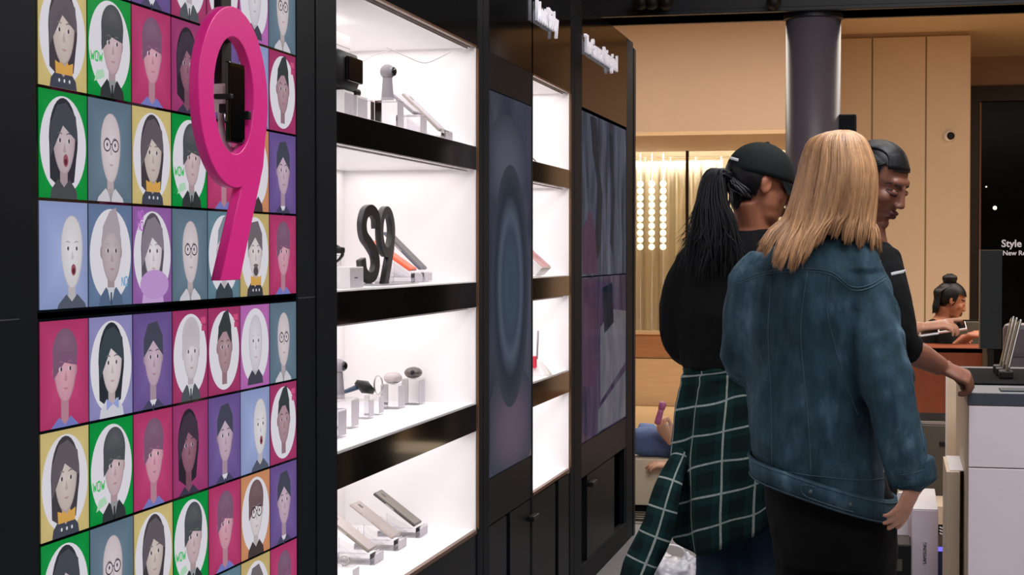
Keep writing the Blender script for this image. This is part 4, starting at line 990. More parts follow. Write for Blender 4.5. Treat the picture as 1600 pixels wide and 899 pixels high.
B('plinth', (XC + 0.03, 3.18, YC + 0.03, 6.08, 0.0, 0.06), 'black_frame', co)
# panels behind / beside the counter
t = empty('tall_board', (1.5, 6.35, 0), 'pale beige board standing behind the counter side', 'board')
B('board', ((1.4207, 6.3, 0.891)[0], XC + 0.09, 6.3, 6.34, 0.0, (1.4204, 6.3, 0.9498)[2]), 'counter_side', t, 0.002)
B('edge_strip', ((1.4184, 6.3, 0.891)[0], (1.4214, 6.3, 0.891)[0], 6.298, 6.342, 0.0, (1.4204, 6.3, 0.9498)[2]), 'carton_top', t)
t = empty('folded_carton', (1.45, 5.6, 0), 'beige carton flap leaning against the counter side', 'box')
d = (1.3946, 1.4354, 5.35, 5.75, 0.3647, 0.6886)
B('carton', (d[0], d[1], d[2], d[3], 0.0, d[5]), 'counter_side', t, 0.002)
B('flap', (d[0] + 0.01, d[1] + 0.012, d[2] + 0.02, d[3], d[5], d[5] + 0.003), 'carton_top', t)

V3 = Vector
# mat, phone stands and tablets on the counter
mt = tag(B('counter_mat', (XC + 0.015, 2.3, YC + 0.28, 5.95, ZC, ZC + 0.006), 'mat_black', None, 0.002), 'black mat on the grey counter top under the upright phones', 'mat')
tag(B('drip_mat', ((1.5363, 4.98, 0.9941)[0], 2.3, YC + 0.04, YC + 0.14, ZC, ZC + 0.004), 'navy_panel', None, 0.001), 'small dark green mat at the counter front edge', 'mat')
for k, (px, pyb, pxt, pyt, nm) in enumerate(((1562, 566, 1582, 497, 'leftmost'), (1566, 571, 1587, 499, 'middle'), (1571, 577, 1593, 502, 'rightmost'))):
    Yk = 5.75 - 0.13 * k
    base = Vector((1.5755, 5.75, 1.0083) if k == 0 else ((1.576, 5.62, 1.0062) if k == 1 else (1.578, 5.49, 1.0026)))
    top = Vector((1.6174, 5.78, 1.1545) if k == 0 else ((1.619, 5.65, 1.1552) if k == 1 else (1.622, 5.52, 1.1542)))
    base.z = ZC + 0.008
    t = empty('upright_phone', base, '%s of three slim phones standing on the counter mat' % nm, 'phone')
    ax = (top - base).normalized(); L = (top - base).length; yv = (V3((0, 1, 0)) - ax * ax.y).normalized(); xv = yv.cross(ax)
    M = Matrix.Translation(base) @ Matrix(((xv.x, yv.x, ax.x, 0), (xv.y, yv.y, ax.y, 0), (xv.z, yv.z, ax.z, 0), (0, 0, 0, 1)))
    B('casing', (-0.0045, 0.0045, -0.034, 0.034, 0.018, L), 'phone_dark', t, 0.002, M)
    B('edge_frame', (-0.002, 0.002, -0.0352, 0.0352, 0.03, L + 0.0012), 'silver', t, 0.0006, M)
    bm = bmesh.new(); box(bm, base.x - 0.02, base.x + 0.022, base.y - 0.04, base.y + 0.04, ZC + 0.0065, ZC + 0.03, 0.004); obj('dock', bm, 'dark_plastic', t)
tag(B('white_tray', (2.02, 2.4, 6.0, 6.09, ZC, ZC + 0.02), 'white_plastic', None, 0.004), 'flat white tray at the back of the counter top', 'tray')

# cartons and bits on the floor left of the counter
t = empty('tall_carton', (1.4, 5.9, 0), 'tall slim white carton with vertical dark lettering beside the counter', 'box')
d = (1.2959, 1.3838, 5.9, 6.42, 0.2564, 0.4838)
B('carton', (d[0], d[1], d[2], d[3], 0.0, d[5]), 'carton_white', t, 0.003)
B('lid', (d[0] + 0.001, d[1] - 0.001, d[2] + 0.001, d[3], d[5], d[5] + 0.003), 'carton_top', t, 0.001)
text_mesh('lettering', 'SAMSUNG', 0.0165, 0.0006, 'ink', t, Matrix.Translation((1.3451, 5.8985, 0.2965)) @ Matrix(((0, -1, 0, 0), (0, 0, -1, 0), (1, 0, 0, 0), (0, 0, 0, 1))), 0.0)
t = empty('small_carton', (1.3, 6.3, 0), 'small pale pink carton behind the tall slim carton', 'box')
d = (1.2521, 1.3037, 6.5, 6.7, 0.2954, 0.4294); B('carton', (d[0], d[1], 6.5, 6.7, 0.0, d[5]), 'carton_white', t, 0.002); B('lid', (d[0], d[1], 6.5, 6.7, d[5], d[5] + 0.004), 'carton_top', t)
t = empty('grey_folder', (1.28, 6.2, 0), 'grey sloping cover low beside the tall slim carton', 'folder')
p = (1.2765, 6.2, 0.3483); M = Matrix.Translation((p[0], 6.25, p[2])) @ Matrix.Rotation(math.radians(25), 4, 'X')
B('cover', (-0.1, 0.012, -0.02, 0.26, -0.02, 0.0), 'grey_plastic', t, 0.002, M); B('support', (p[0] - 0.09, p[0] + 0.005, 6.3, 6.45, 0.0, p[2] + 0.02), 'dark_plastic', t)
t = empty('equipment_case', (1.25, 5.8, 0), 'black equipment case with grey plate low beside the tall carton', 'case')
d = (1.2176, 1.2929, 5.75, 5.95, 0.2813, 0.3864); B('shell', (d[0], d[1], 5.75, 5.93, 0.0, d[5]), 'dark_plastic', t, 0.006); B('plate', (d[0] + 0.005, d[1] - 0.03, 5.748, 5.75, d[5] - 0.09, d[5] - 0.05), 'metal_bin', t)
t = empty('metal_cabinet', (1.55, 7.4, 0), 'grey-brown metal cabinet with slot handle behind the denim sleeve', 'cabinet')
d = (1.3213, 1.4656, 7.2, 7.65, 0.2825, 0.6509); B('body', (d[0], d[1], 7.2, 7.65, 0.0, d[5]), 'metal_bin', t, 0.006); B('rim', (d[0] - 0.004, d[1] + 0.004, 7.196, 7.21, d[5], d[5] + 0.012), 'silver', t); B('top', (d[0], d[1], 7.21, 7.65, d[5], d[5] + 0.006), 'mat_black', t)
p = (1.4346, 7.19, 0.5706); B('slot_handle', (p[0] - 0.016, p[0] + 0.018, 7.19, 7.2, p[2] - 0.01, p[2] + 0.008), 'dark_plastic', t, 0.002)
t = empty('low_crate', (1.55, 6.9, 0), 'low printed crate with blue glowing strip under the metal cabinet', 'crate')
d = (1.3971, 1.4499, 6.8, 7.1, 0.0905, 0.3654); zz = (1.4158, 6.8, 0.2929)[2]
B('body', (d[0], d[1], 6.8, 7.1, 0.0, (1.4163, 6.8, 0.1985)[2]), 'navy_box', t, 0.003); B('light_strip', (d[0], d[1], 6.798, 7.1, (1.4164, 6.8, 0.1858)[2], (1.4163, 6.8, 0.2036)[2]), 'blue_light', t)
B('brown_band', (d[0], d[1], 6.8, 7.1, (1.4163, 6.8, 0.2036)[2], (1.416, 6.8, 0.2521)[2]), 'metal_bin', t); B('printed_band', (d[0], d[1], 6.8, 7.1, (1.416, 6.8, 0.2521)[2], zz), 'black_frame', t); B('beige_lid', (d[0], d[1], 6.8, 7.1, zz, (1.4154, 6.8, 0.3642)[2]), 'counter_side', t)
p = (1.4232, 6.795, 0.271); bm = bmesh.new()
for k in range(3): tube(bm, [(p[0] - 0.012, 6.797, p[2] + 0.012 - k * 0.012), (p[0] + 0.004, 6.797, p[2] + 0.006 - k * 0.012), (p[0] + 0.012, 6.797, p[2] + 0.012 - k * 0.012)], [0.003] * 3, (0, 1, 0), 6, 2)
obj('print', bm, 'carton_top', t)

# small things on the floor between the legs, and the plastic bag
t = empty('spray_can', (0.8568, 6.5, 0.1958), 'small red and white can between the two women', 'can')
p = (0.8567, 6.5, 0.2057)
bm = bmesh.new(); rings(bm, [(p[0], 6.5, 0.0, 0.022, 0.022), (p[0], 6.5, p[2] - 0.02, 0.022, 0.022), (p[0], 6.5, p[2] - 0.015, 0.018, 0.018)], 16, 2); obj('body', bm, 'red_plastic', t, True)
bm = bmesh.new(); rings(bm, [(p[0], 6.5, p[2] - 0.015, 0.013, 0.013), (p[0], 6.5, p[2] + 0.012, 0.011, 0.011), (p[0], 6.5, p[2] + 0.02, 0.006, 0.006)], 16, 2); obj('cap', bm, 'white_plastic', t, True)
bg = empty('plastic_bag', (0.3147, 7.0285, 0), 'crumpled white plastic bag on the grey floor by the plaid shirt', 'bag')
c = Vector((0.3908, 6.3767, 0)); bm = bmesh.new()
ell(bm, c + Vector((0.0, 0, 0.09)), (0.15, 0.13, 0.11), seg=20)
for k in range(7):
    a = k * 0.9; q = c + Vector((0.1 * math.cos(a), 0.08 * math.sin(a), 0.165)); tube(bm, [c + Vector((0, 0, 0.1)), q, q + Vector((0.04 * math.cos(a * 2), 0.02, 0.045))], [0.05, 0.035, 0.008], (1, 0, 0), 8, 3)
me = remesh(bm, 0.008, 2); wrinkle(me, 0.016, (22, 22, 22), 0.006, (60, 60, 60))
for v in me.vertices: v.co.z = max(v.co.z, 0.001)
link('sack', me, 'plastic_bag', bg, False)
bm = bmesh.new(); tube(bm, [c + Vector((-0.04, 0, 0.18)), c + Vector((-0.02, 0, 0.24)), c + Vector((0.05, -0.01, 0.235)), c + Vector((0.07, 0, 0.18))], [(0.014, 0.003)] * 4, (0, 1, 0), 8, 4); obj('handle', bm, 'plastic_bag', bg, True)

# bench beyond the kiosk, dark slatted vent in front of it
be = empty('low_bench', (0.3, 8.9, 0), 'low cream bench beyond the far end of the display wall', 'bench')
B('body', (-0.6, 1.6, 8.75, 9.25, 0.03, (-0.0154, 8.75, 0.2768)[2]), 'cream_bench', be, 0.004)
for k in range(11): B('rib', (-0.58 + k * 0.2, -0.565 + k * 0.2, 8.742, 8.75, 0.04, (-0.0154, 8.75, 0.2632)[2]), 'carton_top', be)
B('plinth', (-0.58, 1.58, 8.77, 9.23, -0.04, 0.03), 'black_frame', be)
ve = empty('floor_vent', (0.4, 8.5, 0), 'dark slatted floor vent at the platform edge', 'vent')
B('tray', (-0.4, 1.6, 8.4, 8.7, -0.04, -0.01), 'black_frame', ve)
for k in range(4): B('slat', (-0.38, 1.58, 8.42 + k * 0.07, 8.442 + k * 0.07, -0.01, 0.012), 'metal_bin', ve, 0.002)

# brown desk of the far seated woman with things around it
dk = empty('reception_desk', (1.6, 10.4, 0), 'red-brown wooden desk in front of the far seated woman', 'desk')
d = (1.2594, 1.7911, 10.2, 10.7, 0.3942, 0.8072)
B('front_panel', (d[0], d[1], 10.2, 10.23, d[4], d[5]), 'desk_brown', dk, 0.003); B('desk_top', (d[0], d[1], 10.2, 10.7, d[5] - 0.03, d[5]), 'desk_brown', dk, 0.003)
B('side_panel', (d[1] - 0.03, d[1], 10.23, 10.7, 0.0, d[5] - 0.03), 'desk_brown', dk); B('side_panel', (d[0], d[0] + 0.03, 10.23, 10.7, 0.0, d[5] - 0.03), 'desk_brown', dk)
B('kick_board', (d[0], d[1], 10.22, 10.25, -0.04, d[4]), 'black_frame', dk)
B('corner_post', (d[1] - 0.055, d[1] - 0.03, 10.195, 10.22, d[4], d[5]), 'metal_bin', dk)
t = empty('standing_panel', (1.7517, 9.6, 0.858), 'dark blue-green standing panel with pale edge in front of the dark shop', 'panel')
d = (1.697, 1.8102, 9.6, 9.68, 0.8395, 1.3842)
B('panel', (d[0], d[1], 9.6, 9.68, d[4], d[5]), 'navy_panel', t, 0.003); B('pale_edge', (d[0] - 0.006, d[0], 9.6, 9.68, d[4], d[5] + 0.006), 'metal_bin', t); B('pale_edge', (d[0], d[1], 9.6, 9.68, d[5], d[5] + 0.006), 'metal_bin', t); B('stand', (d[0] + 0.04, d[1] - 0.04, 9.62, 9.66, -0.04, d[4]), 'dark_plastic', t)
t = empty('desk_monitor', (1.6889, 11.3, 0.7444), 'dark grey monitor behind the far seated woman', 'monitor')
d = (1.6077, 1.8092, 11.3, 11.36, 0.7433, 0.922); B('screen', (d[0], d[1], 11.3, 11.34, d[4], d[5]), 'metal_bin', t, 0.004); B('bezel', (d[0] - 0.01, d[1] + 0.01, 11.335, 11.36, d[4] - 0.01, d[5] + 0.01), 'dark_plastic', t); B('foot', ((d[0] + d[1]) / 2 - 0.05, (d[0] + d[1]) / 2 + 0.05, 11.3, 11.42, -0.04, d[4]), 'dark_plastic', t)
t = empty('grey_armchair', (1.8118, 8.6, 0.8619), 'grey rounded chair back seen behind the upright phones', 'chair')
d = (1.76, 1.9777, 8.6, 8.72, 0.8484, 1.0224); B('backrest', (d[0], d[1], 8.6, 8.7, d[4], d[5]), 'column_paint', t, 0.03); B('seat', (d[0], d[1], 8.6, 9.1, 0.4, 0.5), 'column_paint', t, 0.03)
for xa in (d[0] + 0.02, d[1] - 0.05):
    for ya in (8.62, 9.04): B('leg', (xa, xa + 0.03, ya, ya + 0.03, -0.04, 0.42), 'dark_plastic', t)
B('back_support', (d[0] + 0.04, d[1] - 0.04, 8.62, 8.68, 0.48, d[4] + 0.02), 'column_paint', t)

# ------------------------------------------------------------------ people
V = Vector
def headM(c, yaw, pitch=0.0, roll=0.0, s=1.0):
    return Matrix.Translation(V(c)) @ Matrix.Rotation(math.radians(yaw), 4, 'Z') @ Matrix.Rotation(math.radians(pitch), 4, 'X') @ Matrix.Rotation(math.radians(roll), 4, 'Y') @ Matrix.Diagonal((s, s, s, 1))

def add_head(bm, M):
    for c, r in (((0, -0.012, 0.028), (0.073, 0.092, 0.086)), ((0, 0.028, -0.028), (0.061, 0.064, 0.078)), ((0, 0.034, -0.074), (0.048, 0.053, 0.04)), ((0, 0.076, -0.1), (0.021, 0.016, 0.017)),
                 ((0.04, 0.056, -0.02), (0.022, 0.024, 0.022)), ((-0.04, 0.056, -0.02), (0.022, 0.024, 0.022)), ((0, 0.068, 0.034), (0.048, 0.018, 0.017)),
                 ((0, 0.103, -0.026), (0.014, 0.012, 0.011)), ((0.012, 0.099, -0.03), (0.008, 0.01, 0.008)), ((-0.012, 0.099, -0.03), (0.008, 0.01, 0.008)),
                 ((0, 0.094, -0.056), (0.023, 0.011, 0.0075)), ((0, 0.091, -0.069), (0.021, 0.012, 0.0085)), ((0.031, 0.08, 0.006), (0.0145, 0.0105, 0.0095)), ((-0.031, 0.08, 0.006), (0.0145, 0.0105, 0.0095)),
                 ((0.075, -0.008, -0.004), (0.008, 0.019, 0.03)), ((-0.075, -0.008, -0.004), (0.008, 0.019, 0.03)), ((0.079, -0.016, 0.004), (0.006, 0.014, 0.02)), ((-0.079, -0.016, 0.004), (0.006, 0.014, 0.02))):
        ell(bm, c, r, M, 14)
    tube(bm, [M @ V(p) for p in ((0, 0.084, 0.024), (0, 0.092, 0.0), (0, 0.102, -0.024))], [0.0085, 0.0095, 0.0115], (1, 0, 0), 10, 3)

def sculpt_head(me, M):
    Mi = M.inverted(); R = M.to_3x3()
    G = [((0.031, 0.09, 0.017), (0.016, 0.02, 0.006), (0, -0.005, 0)), ((-0.031, 0.09, 0.017), (0.016, 0.02, 0.006), (0, -0.005, 0)), ((0, 0.104, -0.0625), (0.022, 0.02, 0.0025), (0, -0.004, 0)), ((0, 0.1, -0.083), (0.02, 0.02, 0.007), (0, -0.004, 0)),
         ((0.082, -0.004, -0.002), (0.006, 0.008, 0.014), (-0.005, 0, 0)), ((-0.082, -0.004, -0.002), (0.006, 0.008, 0.014), (0.005, 0, 0))]
    for v in me.vertices:
        p = Mi @ v.co
        if abs(p.x) > 0.12 or abs(p.y) > 0.14 or abs(p.z) > 0.14: continue
        d = V((0, 0, 0))
        for c, s, off in G:
            q = sum(((p[i] - c[i]) / s[i]) ** 2 for i in range(3))
            if q < 9: d += V(off) * math.exp(-q)
        v.co += R @ d
    me.update()

def paint_head(me, M, lip=1, brow=2, both=True):
    Mi = M.inverted()
    for f in me.polygons:
        p = Mi @ f.center
        if p.y > 0.07 and abs(p.x) < 0.027 and -0.078 < p.z < -0.048 and p.y > 0.086: f.material_index = lip
        elif p.y > 0.05 and 0.014 < abs(p.x) < 0.05 and abs(p.z - (0.029 - 0.15 * max(0, abs(p.x) - 0.034))) < 0.0032: f.material_index = brow

def add_hand(bm, wrist, d, n, side=1, curl=(20, 30, 25), s=1.0, spread=4, thumb_in=0.2, pt=None):
    """palm from the wrist along d, back of the hand towards n, thumb on +/- side"""
    w = V(wrist); d = V(d).normalized(); n = V(n); n = (n - d * n.dot(d)).normalized(); t = d.cross(n) * side
    tube(bm, [w - d * 0.02 * s, w + d * 0.012 * s, w + d * 0.05 * s, w + d * 0.088 * s], [(0.024 * s, 0.018 * s), (0.03 * s, 0.0165 * s), (0.039 * s, 0.015 * s), (0.036 * s, 0.012 * s)], t, 14, 3)
    L = (0.07, 0.079, 0.073, 0.058)
    for k in range(4):
        off = (0.029 - 0.0195 * k) * s; base = w + d * (0.086 - 0.004 * abs(k - 1.3)) * s + t * off
        a = math.radians(spread * (1.5 - k)); dd = (d * math.cos(a) + t * math.sin(a)).normalized(); pts = [base - dd * 0.012 * s, base]; ang = 0
        cc = curl if pt is None or k != 0 else pt
        for j, fr in enumerate((0.45, 0.3, 0.25)):
            ang += cc[j] + (k * 3 if pt is None else 0); r = math.radians(ang)
            pts.append(pts[-1] + (dd * math.cos(r) - n * math.sin(r)) * L[k] * fr * s)
        rr = (0.0095 if k < 3 else 0.0082) * s
        tube(bm, pts, [rr, rr, rr * 0.95, rr * 0.88, rr * 0.72], t, 10, 2)
    b0 = w + d * 0.02 * s + t * 0.022 * s; u = (d * 0.72 + t * (0.62 - thumb_in) - n * (0.3 + thumb_in)).normalized(); b1 = b0 + u * 0.042 * s
    u2 = (d * 0.9 + t * (0.15 - thumb_in) - n * 0.35).normalized(); b2 = b1 + u2 * 0.03 * s; b3 = b2 + u2 * 0.022 * s
    tube(bm, [b0 - u * 0.01 * s, b0, b1, b2, b3], [0.014 * s, 0.0145 * s, 0.0115 * s, 0.0105 * s, 0.008 * s], n, 10, 2)

def shoe(bm, a, fwd, s=1.0):
    a = V(a); f = V(fwd).normalized()
    tube(bm, [a + V((0, 0, 0.04)) - f * 0.06, a + V((0, 0, 0.045)), a + V((0, 0, 0.04)) + f * 0.08, a + V((0, 0, 0.028)) + f * 0.17], [(0.036, 0.038), (0.04, 0.044), (0.044, 0.036), (0.034, 0.024)], f.cross(V((0, 0, 1))), 14, 3)

def lock(bm, lay, pts, wid, thk, tint, center, sub=5, tip=0.18):
    C = crom(pts, sub); n = len(C); ringz = []
    for i, c in enumerate(C):
        t = C[min(i + 1, n - 1)] - C[max(i - 1, 0)]; t.normalize()
        out = c - V(center); out.z *= 0.3; out = (out - t * out.dot(t)).normalized(); sd = t.cross(out)
        f = i / (n - 1); k = min(1, 0.45 + f * 2.2) * (1 if f < 0.6 else 1 - (1 - tip) * ((f - 0.6) / 0.4) ** 1.4)
        ringz.append([bm.verts.new(c + sd * math.cos(a) * wid * k + out * math.sin(a) * thk * k) for a in [q * math.pi / 3 for q in range(6)]])
    fs = []
    for i in range(n - 1):
        for k in range(6): fs.append(bm.faces.new((ringz[i][k], ringz[i][(k + 1) % 6], ringz[i + 1][(k + 1) % 6], ringz[i + 1][k])))
    fs.append(bm.faces.new(ringz[0])); fs.append(bm.faces.new(ringz[-1]))
    for f in fs:
        for l in f.loops: l[lay] = (tint, tint, tint, 1)

def hair_mesh(name, mt, parent, fn):
    bm = bmesh.new(); lay = bm.loops.layers.float_color.new('Col'); fn(bm, lay)
    for f in bm.faces: f.smooth = True
    return obj(name, bm, mt, parent)

def capmesh(bm, lay, M, c, r, test, tint, seg=40):
    """scalp shell: part of an ellipsoid in head space"""
    b2 = bmesh.new(); bmesh.ops.create_uvsphere(b2, u_segments=seg, v_segments=seg // 2, radius=1)
    mp = {}
    for v in b2.verts:
        p = V((v.co.x * r[0] + c[0], v.co.y * r[1] + c[1], v.co.z * r[2] + c[2]))
        mp[v] = (p, None)
    new = {}
    for f in b2.faces:
        ps = [mp[v][0] for v in f.verts]; ctr = sum(ps, V((0, 0, 0))) / len(ps)
        if not test(ctr): continue
        vs = []
        for v in f.verts:
            if v not in new: new[v] = bm.verts.new(M @ mp[v][0])
            vs.append(new[v])
        try:
            nf = bm.faces.new(vs)
            for l in nf.loops: l[lay] = (tint, tint, tint, 1)
        except ValueError: pass
    b2.free()

def legs_trousers(hipL, hipR, kneeL, kneeR, ankL, ankR, r=(0.088, 0.062, 0.05), hips=None, voxel=0.011):
    bm = bmesh.new()
    if hips: rings(bm, hips, 24, 2.2)
    for a, b, c in ((hipL, kneeL, ankL), (hipR, kneeR, ankR)):
        tube(bm, [a, V(a) * 0.5 + V(b) * 0.5, b, V(b) * 0.5 + V(c) * 0.5, c], [r[0], (r[0] + r[1]) / 2 + 0.004, r[1], (r[1] + r[2]) / 2, r[2]], (1, 0, 0), 18, 4)
    me = remesh(bm, voxel, 5); wrinkle(me, 0.006, (10, 10, 7))
    return me

def body_mesh(M, neck, chest, pelvis, arms, legs, hands, voxel, chest_r=(0.14, 0.09), ref=(1, 0, 0)):
    """one continuous body: head, neck, trunk, arms, legs, hands"""
    bm = bmesh.new(); add_head(bm, M)
    hd = M @ V((0, -0.025, -0.05))
    tube(bm, [hd, V(neck), V(neck) + (V(chest) - V(neck)) * 0.35], [0.05, 0.052, 0.07], ref, 16, 4)
    tube(bm, [V(neck) + (V(chest) - V(neck)) * 0.25, chest, V(chest) * 0.45 + V(pelvis) * 0.55, pelvis], [(chest_r[0] * 0.62, chest_r[1] * 0.7), chest_r, (chest_r[0] * 0.86, chest_r[1] * 0.95), (chest_r[0] * 1.05, chest_r[1] * 1.1)], ref, 18, 4)
    for sh, el, wr, s in arms:
        tube(bm, [sh, V(sh) * 0.5 + V(el) * 0.5, el, V(el) * 0.5 + V(wr) * 0.5, wr], [0.05 * s, 0.042 * s, 0.038 * s, 0.035 * s, 0.025 * s], ref, 14, 4)
    for h, k, a in legs:
        tube(bm, [h, V(h) * 0.5 + V(k) * 0.5, k, V(k) * 0.6 + V(a) * 0.4, a], [0.078, 0.068, 0.05, 0.048, 0.034], ref, 14, 4)
        ell(bm, V(a) + V((0, 0.03, -0.03)), (0.035, 0.09, 0.03))
    for h in hands: add_hand(bm, **h)
    me = remesh(bm, voxel, 3, 0.4); sculpt_head(me, M)
    return me

def finish_body(me, M, parent, skin, lip='lip_dark', brow='brow_dark'):
    o = link('body', me, [skin, lip, brow], parent, True); paint_head(me, M); return o

def skull(M, x, y, z, o=0.0, c=(0, -0.014, 0.03), r=(0.079, 0.098, 0.0905)):
    d = V(((x - c[0]) / r[0], (y - c[1]) / r[1], (z - c[2]) / r[2])); d.normalize()
    return M @ V((c[0] + d.x * (r[0] + o), c[1] + d.y * (r[1] + o), c[2] + d.z * (r[2] + o)))

# ================= woman in the denim jacket =================
dw = empty('person', (1.07, 4.4, 0), 'long blond-haired person in a faded denim jacket, seen from behind', 'person')
HM = headM((1.0897, 4.37, 1.5546), -38, -8, 6)
wrR = V((1.2919, 4.22, 0.8073)); shR, elR = V((1.1327, 4.37, 1.314)), V((1.2212, 4.26, 1.0436)); shL, elL, wrL = V((0.9008, 4.37, 1.3217)), V((0.8541, 4.4, 1.0686)), V((0.9181, 4.68, 1.0776))
hipL, hipR = V((1.0154, 4.42, 0.7332)), V((1.1519, 4.42, 0.7294))
kL, kR, aL, aR = V((hipL.x - 0.01, 4.43, 0.47)), V((hipR.x + 0.01, 4.41, 0.47)), V((hipL.x - 0.01, 4.4, 0.09)), V((hipR.x + 0.02, 4.38, 0.09))
me = body_mesh(HM, (1.0897, 4.385, 1.4263), (1.0613, 4.38, 1.2474), (1.0779, 4.42, 0.7941), [(shR, elR, wrR, 1.0), (shL, elL, wrL, 1.0)], [(hipL, kL, aL), (hipR, kR, aR)],
    [dict(wrist=wrR, d=(-0.42, -0.05, -0.9), n=(0.8, -0.55, -0.3), side=-1, curl=(4, 12, 10), s=0.9, spread=6), dict(wrist=wrL, d=(0.7, 0.7, 0.1), n=(0, 0, 1), side=1)], 0.0055, (0.13, 0.085))
finish_body(me, HM, dw, 'skin_light')

def hem_shear(p):
    w = min(1, max(0, ((1.0627, 4.36, 1.0993)[2] - p.z) / 0.34)); return w * w * (3 - 2 * w) * 0.3 * (1.05 - p.x)
JS = [(1.0881, 4.38, 1.4198, 0.0633, 0.07), (1.0667, 4.375, 1.395, 0.1171, 0.092), (1.0405, 4.37, 1.355, 0.1596, 0.12), (1.0322, 4.37, 1.2881, 0.1778, 0.142), (1.0209, 4.38, 1.1622, 0.1703, 0.15), (1.0177, 4.39, 1.0272, 0.1643, 0.152), (1.0312, 4.39, 0.8925, 0.174, 0.156), (1.0448, 4.385, 0.8007, 0.1769, 0.158), (1.0564, 4.385, 0.759, 0.1784, 0.153)]
bm = bmesh.new(); rings(bm, JS, 36, 2.35)
tube(bm, [(1.1391, 4.37, 1.3404), (1.159, 4.35, 1.2816), (1.1858, 4.3, 1.1695), (1.2244, 4.25, 1.0444), (1.2575, 4.225, 0.92), (1.2872, 4.22, 0.8198)], [0.058, 0.07, 0.077, 0.078, 0.067, 0.053], (1, 0, 0), 22, 5)
tube(bm, [(0.9172, 4.37, 1.34), (0.8711, 4.37, 1.2798), (0.8527, 4.375, 1.1792), (0.849, 4.4, 1.0837), (0.8676, 4.5, 1.0397), (0.9079, 4.65, 1.0686)], [0.06, 0.072, 0.072, 0.068, 0.06, 0.05], (1, 0, 0), 22, 5)
me = remesh(bm, 0.0075, 7)
for v in me.vertices:
    k_ = min(1, max(0, (1.262 - v.co.x) / 0.05)); v.co.z += hem_shear(v.co) * k_ * k_ * (3 - 2 * k_)
wrinkle(me, 0.021, (8, 8, 3.6), 0.004, (26, 26, 20), lambda p: 1.0 if p.z < 1.33 else 0.45)
for v in me.vertices:
    if v.co.z < 1.3: v.co += v.normal * 0.0045 * math.sin(v.co.x * 44 + 2.5 * noise.noise(V((v.co.x * 3, 0, v.co.z * 2.2)))) * min(1, (1.3 - v.co.z) / 0.15)
me.update()
jk = link('denim_jacket', me, 'denim', dw, True)
bvh = BVHTree.FromPolygons([v.co for v in me.vertices], [p.vertices for p in me.polygons])
def on_back(pts, r=0.0018, n=8):
    out = []
    for p in crom([V((x, 0, z)) for x, z in pts], n):
        h = bvh.ray_cast(V((p.x, 3.5, p.z)), V((0, 1, 0)))
        if h[0] is not None: out.append(h[0] + h[1] * r * 0.3)
    return out
def P2(*q): return [(p[0], p[2]) for p in q]
SEAMS = [P2((0.8424, 4.25, 1.2984), (0.9229, 4.25, 1.3246), (1.0188, 4.25, 1.3313), (1.0821, 4.25, 1.3218), (1.1295, 4.25, 1.2867), (1.1734, 4.25, 1.2901), (1.2107, 4.25, 1.3126)),
         P2((0.8424, 4.25, 1.2919), (0.923, 4.25, 1.3182), (1.0188, 4.25, 1.3249), (1.0822, 4.25, 1.3154), (1.1296, 4.25, 1.2787), (1.1734, 4.25, 1.2821), (1.2139, 4.25, 1.3046)),
         P2((1.0759, 4.25, 1.3122), (1.0698, 4.25, 1.2349), (1.086, 4.25, 1.1547), (1.1116, 4.25, 1.0585), (1.1466, 4.25, 0.9628)),
         P2((0.931, 4.25, 1.3182), (0.9234, 4.25, 1.169), (0.9304, 4.25, 1.0068), (0.9341, 4.25, 0.828)), P2((1.022, 4.25, 1.3249), (1.0066, 4.25, 1.1699), (1.0232, 4.25, 0.9762), (1.0334, 4.25, 0.8115)),
         P2((0.8793, 4.25, 0.8281), (0.9727, 4.25, 0.8178), (1.0842, 4.25, 0.8065), (1.1786, 4.25, 0.7998), (1.2255, 4.25, 0.798)),
         P2((1.241, 4.2, 0.8242), (1.2869, 4.2, 0.835), (1.3266, 4.2, 0.8488)), P2((1.2391, 4.25, 1.2362), (1.2676, 4.25, 1.109), (1.2929, 4.25, 0.9819), (1.3089, 4.25, 0.8867))]
for sm in SEAMS:
    q = on_back(sm)
    if len(q) > 3: bm = bmesh.new(); tube(bm, q, [0.0012] * len(q), (0, 1, 0), 6, 1); obj('seam', bm, 'seam_pale', jk, True)
# waistband: a thicker band round the sheared hem
bm = bmesh.new(); prof = []
SB = [(1.0513, 4.385, 0.7958, 0.1801, 0.163), (1.0572, 4.385, 0.7387, 0.1808, 0.16)]
ringv = []
for s, o in ((SB[0], 0.004), (SB[0], 0.011), (SB[1], 0.011), (SB[1], -0.004)):
    row = []
    for k in range(72):
        th = 2 * math.pi * k / 72; ca, sa = math.cos(th), math.sin(th)
        x = s[0] + math.copysign(abs(ca) ** 0.87, ca) * (s[3] + o); y = s[1] + math.copysign(abs(sa) ** 0.87, sa) * (s[4] + o); z = s[2]
        p = V((x, y, z)); p.z += hem_shear(p); p += V((math.cos(th), math.sin(th), 0)) * 0.003 * math.sin(5 * th + 1); row.append(bm.verts.new(p))
    ringv.append(row)
for i in range(4):
    for k in range(72): bm.faces.new((ringv[i][k], ringv[i][(k + 1) % 72], ringv[(i + 1) % 4][(k + 1) % 72], ringv[(i + 1) % 4][k]))
wbm = obj('waistband', bm, 'denim', jk, True)
def band_pt(px_frac, zf, o=0.0125):
    th = math.radians(180 + 180 * px_frac); s0, s1 = SB; ca, sa = math.cos(th), math.sin(th); f = zf
    s = [s0[i] * (1 - f) + s1[i] * f for i in range(5)]
    p = V((s[0] + math.copysign(abs(ca) ** 0.87, ca) * (s[3] + o), s[1] + math.copysign(abs(sa) ** 0.87, sa) * (s[4] + o), s[2])); p.z += hem_shear(p)
    return p + V((math.cos(th), math.sin(th), 0)) * 0.003 * math.sin(5 * th + 1)
